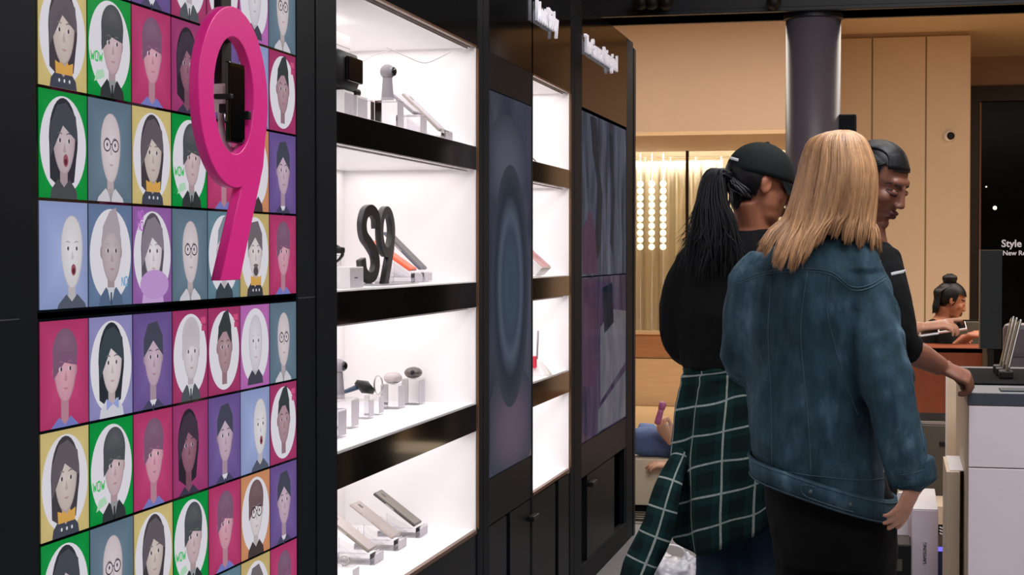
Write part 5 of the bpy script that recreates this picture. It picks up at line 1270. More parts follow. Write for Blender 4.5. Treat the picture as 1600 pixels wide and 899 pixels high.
for zf in (0.1, 0.93):
    bm = bmesh.new(); tube(bm, [band_pt(0.02 + 0.96 * i / 40, zf) for i in range(41)], [0.0014] * 41, (0, 0, 1), 6, 1); obj('stitching', bm, 'seam_pale', jk, True)
bm = bmesh.new(); tube(bm, [band_pt(a, b) for a, b in ((0.49, 0.22), (0.45, 0.3), (0.44, 0.55), (0.46, 0.78), (0.55, 0.8), (0.62, 0.78))], [0.0016] * 6, (0, 0, 1), 6, 3); obj('adjuster_tab', bm, 'seam_pale', jk, True)
for a in (0.475, 0.61):
    bm = bmesh.new(); ell(bm, band_pt(a, 0.5, 0.0135), (0.006, 0.004, 0.006)); obj('button', bm, 'copper_button', jk, True)
bm = bmesh.new(); ell(bm, band_pt(0.955, 0.35, 0.0135), (0.006, 0.006, 0.006)); obj('button', bm, 'copper_button', jk, True)
# cuff and collar
bm = bmesh.new(); cA, cB = V((1.2779, 4.222, 0.8542)), V((1.2919, 4.22, 0.8009)); tube(bm, [cA, cA * 0.5 + cB * 0.5, cB], [(0.0575, 0.0565), (0.056, 0.055), (0.053, 0.052)], (1, 0, 0), 28, 4)
me = remesh(bm, 0.006, 2); wrinkle(me, 0.004, (16, 16, 16)); link('cuff', me, 'denim', jk, True)
bm = bmesh.new(); cc = V((1.0865, 4.385, 1.4097)); rows = []
for rx, ry, z in ((0.068, 0.062, -0.03), (0.075, 0.068, 0.018), (0.08, 0.074, 0.024), (0.108, 0.105, -0.032), (0.1, 0.097, -0.034), (0.074, 0.068, 0.012)):
    rows.append([bm.verts.new(cc + V((math.cos(a) * rx, math.sin(a) * ry, z + 0.008 * math.cos(a)))) for a in [math.radians(-240 + 300 * k / 40) for k in range(41)]])
for i in range(len(rows)):
    for k in range(40): bm.faces.new((rows[i][k], rows[i][k + 1], rows[(i + 1) % len(rows)][k + 1], rows[(i + 1) % len(rows)][k]))
obj('collar', bm, 'denim', jk, True)
# black trousers, shoes
me = legs_trousers(hipL, hipR, kL, kR, aL, aR, (0.098, 0.075, 0.062), [(1.0559, 4.4, 0.8081, 0.1592, 0.135), (1.0688, 4.41, 0.731, 0.166, 0.145), (1.0791, 4.41, 0.6384, 0.1626, 0.14), (1.0862, 4.41, 0.5547, 0.1494, 0.12)])
link('trousers', me, 'black_trousers', dw, True)
for a in (aL, aR):
    bm = bmesh.new(); shoe(bm, V((a.x, a.y, 0.0)), (0.35, 0.93, 0)); obj('shoe', bm, 'shoe_black', dw, True)
# blond hair
def blond(bm, lay):
    R_ = random.Random(3); H = V((1.0897, 4.37, 1.5546))
    capmesh(bm, lay, HM, (0, -0.014, 0.03), (0.083, 0.1, 0.094), lambda p: p.z > 0.05 or p.y < 0.02, 0.4)
    ends = [(-100, (0.963, 4.27, 1.409)), (-75, (0.9035, 4.21, 1.3604)), (-50, (0.946, 4.195, 1.3317)), (-25, (0.9937, 4.19, 1.3127)), (-5, (1.0181, 4.2, 1.3573)), (15, (1.0656, 4.262, 1.399)), (45, (1.1345, 4.285, 1.3926)), (70, (1.172, 4.315, 1.3862)), (100, (1.1842, 4.35, 1.3765)), (125, (1.2, 4.38, 1.3634))]
    def end_at(ph):
        for (a0, e0), (a1_, e1_) in zip(ends, ends[1:]):
            if a0 <= ph <= a1_:
                f = (ph - a0) / (a1_ - a0); return V(e0) * (1 - f) + V(e1_) * f
        return V(ends[-1][1])
    clumps = [-102, -90, -78, -66, -55, -43, -30, -18, -6, 8, 22, 36, 52, 66, 80, 95, 108, 120]
    cj = [(R_.uniform(-0.006, 0.006), R_.uniform(-0.012, 0.012), R_.uniform(-0.2, 0.2)) for _ in clumps]
    def strand(ph, layer, jit, k, pull):
        pe = clumps[k] + (ph - clumps[k]) * pull
        E = end_at(pe); th = math.radians(ph); o = (0.0, 0.006, 0.012)[layer]; s, c = math.sin(th), math.cos(th)
        top = H + V((0.014 + 0.012 * s + jit() * 0.006, -0.012 - 0.012 * c + jit() * 0.014, 0.124 + o * 0.5))
        p0 = H + V((0.006 + s * (0.04 + o * 0.7), -c * (0.05 + o * 0.7) - 0.01, 0.116 + o * 0.4))
        p1 = H + V((s * (0.067 + o), -c * (0.08 + o) - 0.01, 0.089 + o * 0.3 + jit() * 0.003))
        p2 = H + V((s * (0.09 + o), -c * (0.104 + o) - 0.008, 0.012 + jit() * 0.006))
        p3 = H + V((s * (0.092 + o) - 0.01, -c * (0.1 + o), -0.06))
        E2 = E + V((cj[k][0] + jit() * 0.004, -o * 0.9 + jit() * 0.004, cj[k][1] + 0.008 + jit() * 0.014))
        p4 = p3 * 0.74 + E2 * 0.26 + V((0.003 * math.sin(ph * 0.3) + jit() * 0.002, -0.003, 0)); p5 = p3 * 0.3 + E2 * 0.7 + V((jit() * 0.003, -0.004, 0.006))
        return [top, p0, p1, p2, p4, p5, E2]
    def tone(ph, k): return 0.5 + cj[k][2] * 0.35 + 0.12 * math.sin(ph * 0.31) + 0.1 * math.sin(ph * 1.37 + 1) + (0.1 if ph > 25 else 0)
    near = lambda ph: min(range(len(clumps)), key=lambda q: abs(clumps[q] - ph))
    # continuous under-layer of wide overlapping locks
    for i in range(90):
        ph = -104 + 226 * i / 89; k = near(ph); lock(bm, lay, strand(ph, 0, lambda: 0.0, k, 0.8), 0.013, 0.004, min(1, max(0, tone(ph, k) - 0.12)), H, 4, 0.25)
    for i in range(1150):
        layer = 1 + i % 2 if i % 5 else 0; ph = -104 + 226 * ((i * 0.6180339) % 1.0); k = near(ph)
        tint = min(1, max(0, R_.gauss(tone(ph, k), 0.11)))
        lock(bm, lay, strand(ph, layer, lambda: R_.uniform(-1, 1), k, 0.5), R_.uniform(0.0022, 0.0046), 0.0018, tint, H, 3, 0.05)
hair_mesh('hair', 'blond_hair', dw, blond)

# ================= woman in the black cap with the plaid shirt =================
cw = empty('person', (0.75, 5.1, 0), 'person in black cap and black jumper with plaid shirt tied round the waist', 'person')
HC = headM((0.8357, 5.05, 1.576), -62, -14, 0)
nk = V((0.8161, 5.06, 1.455)); sL, eL, wL = V((0.6321, 5.08, 1.3524)), V((0.5923, 5.12, 1.0953)), V((0.7411, 5.34, 1.0344)); sR, eR, wR2 = V((0.9492, 5.04, 1.3528)), V((0.9735, 5.06, 1.1319)), V((1.0448, 5.28, 1.0824))
hL, hR = V((0.7077, 5.12, 0.7024)), V((0.8537, 5.1, 0.7093)); k1, k2 = V((hL.x, 5.12, 0.46)), V((hR.x, 5.1, 0.46)); a1, a2 = V((hL.x - 0.01, 5.1, 0.09)), V((hR.x + 0.01, 5.08, 0.09))
me = body_mesh(HC, nk, (0.7841, 5.08, 1.2651), (0.7798, 5.1, 0.7953), [(sL, eL, wL, 0.95), (sR, eR, wR2, 0.95)], [(hL, k1, a1), (hR, k2, a2)], [dict(wrist=wL, d=(0.7, 0.7, 0), n=(0, 0, 1), side=1), dict(wrist=wR2, d=(0.7, 0.7, 0), n=(0, 0, 1), side=-1)], 0.0055, (0.13, 0.085))
finish_body(me, HC, cw, 'skin_tan')
bm = bmesh.new(); rings(bm, [(0.8312, 5.06, 1.4436, 0.0728, 0.062), (0.8208, 5.065, 1.4167, 0.1286, 0.09), (0.8065, 5.07, 1.3739, 0.1732, 0.118), (0.7924, 5.075, 1.2937, 0.1987, 0.142), (0.7825, 5.08, 1.1856, 0.2011, 0.148), (0.7801, 5.09, 1.087, 0.1919, 0.142), (0.784, 5.095, 1.0121, 0.1804, 0.135)], 30, 2.3)
tube(bm, [(0.6528, 5.07, 1.3622), (0.6087, 5.08, 1.2838), (0.588, 5.09, 1.1853), (0.595, 5.13, 1.0849), (0.65, 5.24, 1.0474), (0.742, 5.33, 1.0351)], [0.055, 0.06, 0.06, 0.056, 0.05, 0.042], (1, 0, 0), 20, 5)
tube(bm, [(0.9354, 5.05, 1.3623), (0.9698, 5.05, 1.2665), (0.981, 5.06, 1.1512), (1.006, 5.18, 1.0874), (1.0412, 5.27, 1.0829)], [0.055, 0.06, 0.056, 0.05, 0.042], (1, 0, 0), 20, 5)
me = remesh(bm, 0.009, 6); wrinkle(me, 0.009, (9, 9, 6)); link('jumper', me, 'black_knit', cw, True)
me = legs_trousers(hL, hR, k1, k2, a1, a2, (0.088, 0.07, 0.06), [(0.7857, 5.1, 0.9884, 0.167, 0.12), (0.7796, 5.105, 0.8494, 0.181, 0.14), (0.7796, 5.11, 0.7105, 0.1773, 0.145), (0.7822, 5.11, 0.5924, 0.1598, 0.12)])
link('jeans', me, 'jeans_blue', cw, True)
for a in (a1, a2):
    bm = bmesh.new(); shoe(bm, V((a.x, a.y, 0.0)), (0.6, 0.8, 0)); obj('shoe', bm, 'shoe_black', cw, True)
# cap
cp_bm = bmesh.new(); seg, rowsn = 48, 12; c0 = V((0, -0.004, 0.03)); rr = V((0.088, 0.107, 0.098)); grid = []
for j in range(rowsn + 1):
    el = math.radians(-6 + 96 * j / rowsn); row = []
    for k in range(seg):
        th = 2 * math.pi * k / seg; row.append(cp_bm.verts.new(HC @ (c0 + V((math.cos(th) * math.cos(el) * rr.x, math.sin(th) * math.cos(el) * rr.y, math.sin(el) * rr.z)))))
    grid.append(row)
for j in range(rowsn):
    for k in range(seg): cp_bm.faces.new((grid[j][k], grid[j][(k + 1) % seg], grid[j + 1][(k + 1) % seg], grid[j + 1][k]))
cap = obj('cap', cp_bm, 'cap_fabric', cw, True)
sd = cap.modifiers.new('thickness', 'SOLIDIFY'); sd.thickness = 0.003
bm = bmesh.new(); g = []
for i in range(9):
    row = []
    for k in range(21):
        a = math.radians(20 + 140 * k / 20); f = i / 8; r = 1.0 + f * 0.62 * math.sin(a) ** 1.2
        x = math.cos(a) * 0.088 * (1 + f * 0.02); y = -0.004 + math.sin(a) * 0.105 + f * 0.072 * max(0, math.sin(a)) ** 0.8
        row.append(bm.verts.new(HC @ V((x, y, 0.026 - f * 0.016 - 0.03 * (x / 0.088) ** 2 * (0.3 + 0.7 * f)))))
    g.append(row)
for i in range(8):
    for k in range(20): bm.faces.new((g[i][k], g[i][k + 1], g[i + 1][k + 1], g[i + 1][k]))
bmesh.ops.solidify(bm, geom=bm.faces[:], thickness=0.003); obj('brim', bm, 'cap_fabric', cap, True)
bm = bmesh.new(); ell(bm, (0, -0.004, 0.128), (0.008, 0.008, 0.005), HC); obj('cap_button', bm, 'cap_fabric', cap, True)
bm = bmesh.new(); tube(bm, [HC @ V((math.cos(a) * 0.0895, -0.004 + math.sin(a) * 0.1085, 0.048 + 0.002 * k)) for k, a in enumerate([math.radians(d_) for d_ in (-62, -70, -78, -86)])], [(0.0042, 0.0012)] * 4, HC.to_3x3() @ V((0, 0, 1)), 8, 3); obj('cap_mark', bm, 'stripe_white', cap)
def dark_pony(bm, lay):
    R_ = random.Random(5); H = V((0.8357, 5.05, 1.576))
    capmesh(bm, lay, HC, (0, -0.014, 0.02), (0.082, 0.099, 0.09), lambda p: (p.y < -0.03 and p.z > -0.08) or p.z > 0.06 or (p.y < 0.012 and p.z > 0.02), 0.2)
    for i in range(70):
        u = R_.uniform(-1, 1); lock(bm, lay, [skull(HC, u * 0.07, -0.07, 0.0, 0.002), skull(HC, u * 0.06, -0.08, -0.04, 0.004), HC @ V((u * 0.042, -0.062, -0.085 + R_.uniform(-0.012, 0.01)))], 0.006, 0.002, R_.uniform(0, 0.6), H, 4, 0.1)
    b = V((0.7542, 4.98, 1.5987))
    for i in range(34):
        a = i / 33; s = HC @ V((math.cos(math.radians(200 + 140 * a)) * 0.08, -0.012 + math.sin(math.radians(200 + 140 * a)) * 0.095, -0.045 + R_.uniform(-0.012, 0.012)))
        m_ = s * 0.5 + b * 0.5 + (s - H).normalized() * 0.008; lock(bm, lay, [s, m_, b], 0.008, 0.003, R_.uniform(0, 0.7), H, 4, 0.8)
    for q_ in range(5):
        u = -0.8 + 0.4 * q_; lock(bm, lay, [b, V((0.714, 4.965, 1.6022)) + V((u * 0.018, 0, 0)), V((0.7057, 4.955, 1.5297)) + V((u * 0.036, 0, 0)), V((0.7116, 4.955, 1.4479)) + V((u * 0.052, 0, 0)), V((0.7054, 4.945, 1.3396)) + V((u * 0.064, 0, 0))], 0.02, 0.02, 0.1, b + V((0.02, 0.05, -0.1)), 4, 0.5)
    for i in range(420):
        u = R_.uniform(-1, 1); v = R_.uniform(-1, 1); s = b + V((u * 0.012, v * 0.012, R_.uniform(-0.012, 0.012)))
        p1 = V((0.7145, 4.96, 1.6058)) + V((u * 0.02, v * 0.025, R_.uniform(-0.01, 0.012))); p2 = V((0.7049, 4.945, 1.5294)) + V((u * 0.042, v * 0.03, 0)); p3 = V((0.7132, 4.94, 1.4477)) + V((u * 0.062 + R_.uniform(-0.012, 0.012), v * 0.03, R_.uniform(-0.01, 0.01)))
        e = V((0.7075, 4.925, 1.3473)) + V((u * 0.085 + R_.uniform(-0.03, 0.03), v * 0.02, R_.uniform(-0.06, 0.06)))
        lock(bm, lay, [s, p1, p2, p3, e], R_.uniform(0.0022, 0.005), 0.002, R_.uniform(0, 0.8), b + V((0.02, 0.05, -0.1)))
    for i in range(10):
        s = V((0.6903, 4.94, 1.5142)) + V((R_.uniform(-0.03, 0), 0, R_.uniform(-0.03, 0.03))); lock(bm, lay, [s, s + V((-0.03, 0, -0.05)), s + V((-0.05 - R_.uniform(0, 0.03), 0, -0.09 - R_.uniform(0, 0.04)))], 0.0016, 0.001, 0.3, b, 4, 0.3)
hair_mesh('hair', 'black_hair', cw, dark_pony)
bm = bmesh.new(); tube(bm, [V((0.7499, 4.985, 1.5989)) + V((0.004 * 0, 0.021 * math.cos(a), 0.021 * math.sin(a))) for a in [i * math.pi / 6 for i in range(13)]], [0.006] * 13, (1, 0, 0), 8, 2); obj('hair_tie', bm, 'black_knit', cw, True)

# plaid shirt tied round the waist
def uvset(bm): return bm.loops.layers.uv.new('weave')
PS = [(0.7855, 5.1, 1.0356, 0.1709, 0.132), (0.7816, 5.1, 0.988, 0.1826, 0.142), (0.7778, 5.1, 0.8891, 0.1944, 0.158), (0.7722, 5.1, 0.7702, 0.2004, 0.17), (0.7667, 5.1, 0.6514, 0.1987, 0.178), (0.7653, 5.1, 0.5429, 0.1852, 0.18)]
SC = crom([V(s[:3]) for s in PS], 7); SR = crom([V((s[3], s[4], 0)) for s in PS], 7)
bm = bmesh.new(); ul = uvset(bm); NU = 84; rows = []; nrow = len(SC)
for j, (c, r) in enumerate(zip(SC, SR)):
    row = []; f = j / (nrow - 1)
    for k in range(NU + 1):
        u = k / NU; th = math.radians(150 + 240 * u); ca, sa = math.cos(th), math.sin(th)
        fold = (0.004 + 0.012 * f) * math.sin(th * 9 + 1.5 * math.sin(f * 3)) + 0.006 * noise.noise(V((th * 3, f * 6, 0)))
        if f < 0.35: fold += 0.006 * math.sin(f * 70 + th * 2) * (0.35 - f) / 0.35
        x = c.x + ca * (r.x + fold); y = c.y + sa * (r.y + fold)
        drop = f * f * (0.075 * math.exp(-((u - 0.36) / 0.16) ** 2) - 0.03 * max(0, (u - 0.55)) / 0.45 * 2)
        z = c.z - drop
        row.append((bm.verts.new((x, y, z)), (u * 8.2 + 0.15 * f * (u - 0.5) + 0.28 + 0.06 * noise.noise(V((u * 6, f * 5, 3))), -z / 0.104 + u * 3.0 * (0.4 + 0.6 * f) + 0.2 + 0.1 * noise.noise(V((u * 7, f * 4, 9))))))
    rows.append(row)
for j in range(nrow - 1):
    for k in range(NU):
        q = (rows[j][k], rows[j][k + 1], rows[j + 1][k + 1], rows[j + 1][k]); f = bm.faces.new([a[0] for a in q]); f.smooth = True
        for l, a in zip(f.loops, q): l[ul].uv = a[1]
me = bpy.data.meshes.new('plaid_shirt'); bm.normal_update(); bm.to_mesh(me); bm.free()
pls = link('plaid_shirt', me, 'plaid_flannel', cw, True); sd = pls.modifiers.new('thickness', 'SOLIDIFY'); sd.thickness = 0.004
def plaid_tube(name, pts, rad, uoff):
    bm = bmesh.new(); ul = uvset(bm); C_ = crom(pts, 8); R_ = lerp_list(rad, len(C_)); rr = []; dist = 0
    for i, c in enumerate(C_):
        t = C_[min(i + 1, len(C_) - 1)] - C_[max(i - 1, 0)]; a, b = frame_from(t, V((1, 0, 0))); dist += (C_[i] - C_[i - 1]).length if i else 0
        rr.append([(bm.verts.new(c + a * math.cos(q) * R_[i][0] * (1 + 0.1 * math.sin(3 * q + i * 0.35)) + b * math.sin(q) * R_[i][1]), (k / 20 * 3.2 + uoff, dist / 0.085)) for k, q in enumerate([k * 2 * math.pi / 20 for k in range(21)])])
    for i in range(len(rr) - 1):
        for k in range(20):
            q = (rr[i][k], rr[i][k + 1], rr[i + 1][k + 1], rr[i + 1][k]); f = bm.faces.new([a[0] for a in q]); f.smooth = True
            for l, a in zip(f.loops, q): l[ul].uv = a[1]
    bmesh.ops.remove_doubles(bm, verts=bm.verts, dist=1e-5)
    me = bpy.data.meshes.new(name); bm.normal_update(); bm.to_mesh(me); bm.free()
    o = link(name, me, 'plaid_flannel', pls, True); sd = o.modifiers.new('thickness', 'SOLIDIFY'); sd.thickness = 0.004; return o
plaid_tube('shirt_sleeve', [(0.6583, 5.1, 0.8907), (0.6199, 5.03, 0.7795), (0.5788, 4.96, 0.6709), (0.5393, 4.94, 0.5377), (0.4946, 4.93, 0.4222), (0.4653, 4.92, 0.3265)], [(0.02, 0.02), (0.03, 0.02), (0.04, 0.022), (0.05, 0.024), (0.05, 0.024), (0.046, 0.022)], 0.35)
bm = bmesh.new(); ell(bm, (0.6893, 5.25, 1.0029), (0.04, 0.03, 0.035)); ul = uvset(bm)
for f in bm.faces:
    for l in f.loops: l[ul].uv = (l.vert.co.x / 0.08, l.vert.co.z / 0.08)
obj('shirt_knot', bm, 'plaid_flannel', pls, True)

# ================= shop assistant with short dark hair =================
aw = empty('person', (1.15, 4.97, 0), 'dark-skinned person with short dark hair looking down, hand on the counter', 'person')
HA = headM((1.1863, 4.97, 1.577), -119, -29, 0, 0.97)
wr = V((1.3654, 4.94, 1.0439)); sh_, el_ = V((1.1923, 4.84, 1.3409)), V((1.2464, 4.8, 1.1145))
sf, ef, wf = V((1.1482, 5.12, 1.3392)), V((1.0973, 5.15, 1.1096)), V((1.1062, 5.2, 0.9303))
g1, g2 = V((1.1509, 4.9, 0.7713)), V((1.148, 5.06, 0.7517)); q1, q2 = V((g1.x + 0.02, 4.9, 0.48)), V((g2.x + 0.01, 5.06, 0.48)); n1, n2 = V((g1.x, 4.9, 0.09)), V((g2.x, 5.06, 0.09))
me = body_mesh(HA, (1.1577, 4.98, 1.4224), (1.151, 4.98, 1.2688), (1.1492, 4.98, 0.818), [(sh_, el_, wr, 1.08), (sf, ef, wf, 1.0)], [(g1, q1, n1), (g2, q2, n2)],
    [dict(wrist=wr, d=(0.84, 0.12, -0.36), n=(0.3, -0.42, 0.86), side=-1, curl=(46, 52, 34), s=1.0, thumb_in=0.32, spread=3), dict(wrist=wf, d=(0.6, 0.5, -0.5), n=(0, 0, 1), side=1)], 0.0042, (0.09, 0.15), (1, 0, 0))
finish_body(me, HA, aw, 'skin_dark', brow='skin_dark')
bvA = BVHTree.FromPolygons([v.co for v in me.vertices], [p.vertices for p in me.polygons])
def on_face(x, z, lift=0.0006):
    o_ = HA @ V((x, 0.2, z)); d_ = (HA.to_3x3() @ V((0, -1, 0))).normalized(); h = bvA.ray_cast(o_, d_)
    return h[0] + h[1] * lift
for s in (-1, 1):
    bm = bmesh.new(); tube(bm, [on_face(s * x, z) for x, z in ((0.017, 0.0), (0.024, -0.003), (0.032, -0.004), (0.04, -0.002), (0.047, 0.003))], [0.0013, 0.0017, 0.0018, 0.0016, 0.001], (0, 0, 1), 6, 3); obj('eyelash', bm, 'brow_dark', aw, True)
    bm = bmesh.new(); tube(bm, [on_face(s * x, z) for x, z in ((0.013, 0.025), (0.022, 0.0285), (0.034, 0.0305), (0.044, 0.027), (0.052, 0.02))], [(0.0032, 0.0012), (0.0036, 0.0012), (0.003, 0.0012), (0.0024, 0.001), (0.001, 0.0008)], (0, 0, 1), 8, 4); obj('eyebrow', bm, 'brow_dark', aw, True)
    bm = bmesh.new(); tube(bm, [on_face(s * x, z, 0.0002) for x, z in ((0.018, 0.006), (0.026, 0.012), (0.036, 0.012), (0.045, 0.007))], [0.0012] * 4, (0, 0, 1), 6, 3); obj('eyelid_crease', bm, 'brow_dark', aw, True)
def hairline(p): return p.z > 0.046 + 0.45 * max(0, p.y - 0.02) + 1.6 * max(0, abs(p.x) - 0.045) * (1 if p.y > 0.0 else 0) or (p.y < 0.026 and p.z > 0.004) or (p.y < -0.03 and p.z > -0.06)
def short_hair(bm, lay):
    R_ = random.Random(9); H = HA @ V((0, -0.014, 0.03))
    capmesh(bm, lay, HA, (0, -0.014, 0.03), (0.078, 0.097, 0.0905), hairline, 0.2, 150)
    for i in range(240):
        x0 = R_.uniform(-0.062, 0.062); yf = 0.074 - 9 * x0 * x0; zf = 0.062 + 0.5 * (yf - 0.02) + 0.5 * 0
        L = [skull(HA, x0, yf + 0.006, 0.082 - 4 * x0 * x0, 0.0), skull(HA, x0 * 1.15, 0.03, 0.13, 0.0025), skull(HA, x0 * 1.3, -0.04, 0.13, 0.003), skull(HA, x0 * 1.4, -0.1, 0.08, 0.002), skull(HA, x0 * 1.3, -0.12, 0.02 + R_.uniform(-0.05, 0.02), 0.0005)]
        lock(bm, lay, L, R_.uniform(0.003, 0.005), 0.0012, R_.uniform(0.0, 0.8), H, 4, 0.2)
    for sx_ in (-1, 1):
        for i in range(70):
            y0 = R_.uniform(-0.03, 0.03); L = [skull(HA, sx_ * 0.07, y0 + 0.01, 0.085, 0.001), skull(HA, sx_ * 0.08, y0 - 0.02, 0.05 + R_.uniform(-0.01, 0.01), 0.0015), skull(HA, sx_ * 0.07, y0 - 0.08, 0.01 + R_.uniform(-0.03, 0.01), 0.0005)]
            lock(bm, lay, L, R_.uniform(0.003, 0.005), 0.0012, R_.uniform(0, 0.6), H, 4, 0.2)
hair_mesh('hair', 'black_hair', aw, short_hair)
bm = bmesh.new(); rings(bm, [(1.1557, 4.98, 1.4076, 0.0605, 0.06), (1.1483, 4.98, 1.3775, 0.0935, 0.13), (1.1466, 4.98, 1.3248, 0.1064, 0.165), (1.147, 4.98, 1.2117, 0.1138, 0.17), (1.1476, 4.98, 1.0608, 0.1102, 0.16), (1.1486, 4.98, 0.8341, 0.1102, 0.165)], 28, 2.3)
tube(bm, [(1.1885, 4.86, 1.3554), (1.2104, 4.82, 1.2904), (1.2285, 4.8, 1.2008), (1.2499, 4.8, 1.1217), (1.2818, 4.83, 1.0952)], [0.06, 0.063, 0.062, 0.055, 0.046], (1, 0, 0), 20, 5)
tube(bm, [sf, sf * 0.5 + ef * 0.5, ef], [0.06, 0.058, 0.052], (1, 0, 0), 18, 4)
me = remesh(bm, 0.008, 5); wrinkle(me, 0.008, (11, 11, 8)); tp = link('shirt', me, 'black_knit', aw, True)
bv2 = BVHTree.FromPolygons([v.co for v in me.vertices], [p.vertices for p in me.polygons]); pts = []
for i in range(9):
    p = V((1.2255, 4.5, 1.3109)) * (1 - i / 8) + V((1.2632, 4.5, 1.3195)) * (i / 8); h = bv2.ray_cast(V((p.x, 4.4, p.z)), V((0, 1, 0)))
    if h[0] is not None: pts.append(h[0] + h[1] * 0.001)
if len(pts) > 3: bm = bmesh.new(); tube(bm, pts, [(0.0048, 0.001)] * len(pts), (0, 0, 1), 8, 1); obj('sleeve_stripe', bm, 'stripe_white', tp)
me = legs_trousers(g1, g2, q1, q2, n1, n2, (0.085, 0.07, 0.06), [(1.1485, 4.98, 0.8721, 0.1029, 0.16), (1.1472, 4.98, 0.7396, 0.1048, 0.16), (1.1479, 4.98, 0.6074, 0.0938, 0.15)])
link('trousers', me, 'black_trousers', aw, True)
for a in (n1, n2):
    bm = bmesh.new(); shoe(bm, V((a.x, a.y, 0.0)), (1, 0, 0)); obj('shoe', bm, 'shoe_black', aw, True)

# ================= person pointing, hidden behind the blond woman =================
pp = empty('person', (1.0, 7.0, 0), 'person mostly hidden behind the denim jacket, hand pointing over a phone', 'person')
HP = headM((1.0096, 7.02, 1.5236), -90, -12)
w1 = V((1.3444, 6.9, 1.071)); s1, e1 = V((1.049, 6.85, 1.308)), V((1.2014, 6.85, 1.0511)); s2, e2, w2 = V((1.0206, 7.2, 1.3048)), V((1.0199, 7.25, 1.0854)), V((1.1598, 7.2, 1.0344))
h1, h2 = V((0.99, 6.92, 0.82)), V((0.99, 7.1, 0.82)); kk1, kk2, aa1, aa2 = V((1.0, 6.92, 0.45)), V((1.0, 7.1, 0.45)), V((0.99, 6.92, 0.09)), V((0.99, 7.1, 0.09))
me = body_mesh(HP, (0.9993, 7.03, 1.3992), (0.9947, 7.03, 1.2532), (0.99, 7.03, 0.88), [(s1, e1, w1, 0.95), (s2, e2, w2, 0.95)], [(h1, kk1, aa1), (h2, kk2, aa2)],
    [dict(wrist=w1, d=(0.93, -0.1, 0.18), n=(-0.1, -0.3, 0.95), side=-1, curl=(30, 40, 30), pt=(4, 6, 4), s=1.05), dict(wrist=w2, d=(1, 0, 0), n=(0, 0, 1), side=1)], 0.006, (0.085, 0.13))
finish_body(me, HP, pp, 'skin_light')
bm = bmesh.new(); rings(bm, [(0.975, 7.03, 1.40, 0.06, 0.06), (0.985, 7.03, 1.36, 0.1, 0.15), (0.99, 7.03, 1.25, 0.12, 0.17), (0.99, 7.03, 1.0, 0.11, 0.15), (0.99, 7.03, 0.84, 0.12, 0.165)], 24, 2.2)
tube(bm, [s1, s1 * 0.5 + e1 * 0.5, e1, e1 * 0.45 + w1 * 0.55], [0.055, 0.052, 0.048, 0.044], (1, 0, 0), 18, 4); tube(bm, [s2, e2, e2 * 0.4 + w2 * 0.6], [0.055, 0.05, 0.042], (1, 0, 0), 18, 4)
me = remesh(bm, 0.01, 4); wrinkle(me, 0.006); link('jumper', me, 'black_knit', pp, True)
link('trousers', legs_trousers(h1, h2, kk1, kk2, aa1, aa2, (0.085, 0.068, 0.058), None, 0.012), 'black_trousers', pp, True)
for a in (aa1, aa2):
    bm = bmesh.new(); shoe(bm, V((a.x, a.y, 0.0)), (1, 0, 0)); obj('shoe', bm, 'shoe_black', pp, True)
def pp_hair(bm, lay): capmesh(bm, lay, HP, (0, -0.014, 0.028), (0.082, 0.101, 0.093), lambda p: p.z > 0.055 or (p.y < 0.0 and p.z > -0.06), 0.3)
hair_mesh('hair', 'black_hair', pp, pp_hair)
t = empty('held_phone', (1.3638, 6.86, 1.0524), 'pale-edged phone under the pointing hand', 'phone')
c = V((1.3687, 6.86, 1.055)); M = Matrix.Translation(c) @ Matrix.Rotation(math.radians(-9), 4, 'Y') @ Matrix.Rotation(math.radians(10), 4, 'X')
B('casing', (-0.038, 0.036, -0.035, 0.1, -0.008, 0.0), 'carton_top', t, 0.003, M); B('display', (-0.034, 0.033, -0.031, 0.096, 0.0, 0.001), 'black_glass', t, 0, M)

# ================= far seated woman at the brown desk =================
fw = empty('person', (1.55, 11.0, 0), 'seated person in black with dark tied-up hair at the brown desk', 'person')
HF = headM((1.5805, 11, 1.0671), -80, -22, 0, 0.97)
fs, fe, fwr = V((1.5377, 10.86, 0.929)), V((1.5681, 10.8, 0.7587)), V((1.697, 10.74, 0.8596)); gs, ge, gw = V((1.5215, 11.15, 0.917)), V((1.4981, 11.15, 0.7711)), V((1.5946, 10.9, 0.7858))
fp = V(((1.503, 11, 0.6971)[0], 11.0, 0.55)); f1, f2 = fp + V((0, -0.09, 0)), fp + V((0, 0.09, 0)); fk1, fk2 = fp + V((0.4, -0.1, 0.0)), fp + V((0.4, 0.1, 0.0)); fa1, fa2 = V((fk1.x, fk1.y, 0.06)), V((fk2.x, fk2.y, 0.06))
me = body_mesh(HF, (1.5334, 11, 0.9684), (1.5101, 11, 0.8615), fp, [(fs, fe, fwr, 0.95), (gs, ge, gw, 0.95)], [(f1, fk1, fa1), (f2, fk2, fa2)],
    [dict(wrist=fwr, d=(0.9, -0.2, 0.15), n=(-0.2, -0.5, 0.8), side=-1, curl=(25, 30, 25)), dict(wrist=gw, d=(0.5, -0.6, 0.5), n=(-0.3, -0.5, 0.6), side=1, curl=(30, 35, 25))], 0.0065, (0.09, 0.14))
finish_body(me, HF, fw, 'skin_tan')
bm = bmesh.new(); cz_ = (1.5176, 11, 0.9436)[2]; rings(bm, [((1.5334, 11, 0.9602)[0], 11.0, cz_ + 0.01, 0.065, 0.06), ((1.5216, 11, 0.9437)[0], 11.0, cz_ - 0.03, 0.11, 0.17), ((1.5101, 11, 0.8615)[0], 11.0, cz_ - 0.12, 0.125, 0.18), (fp.x, 11.0, 0.7, 0.12, 0.16), (fp.x, 11.0, 0.52, 0.13, 0.17)], 24, 2.2)
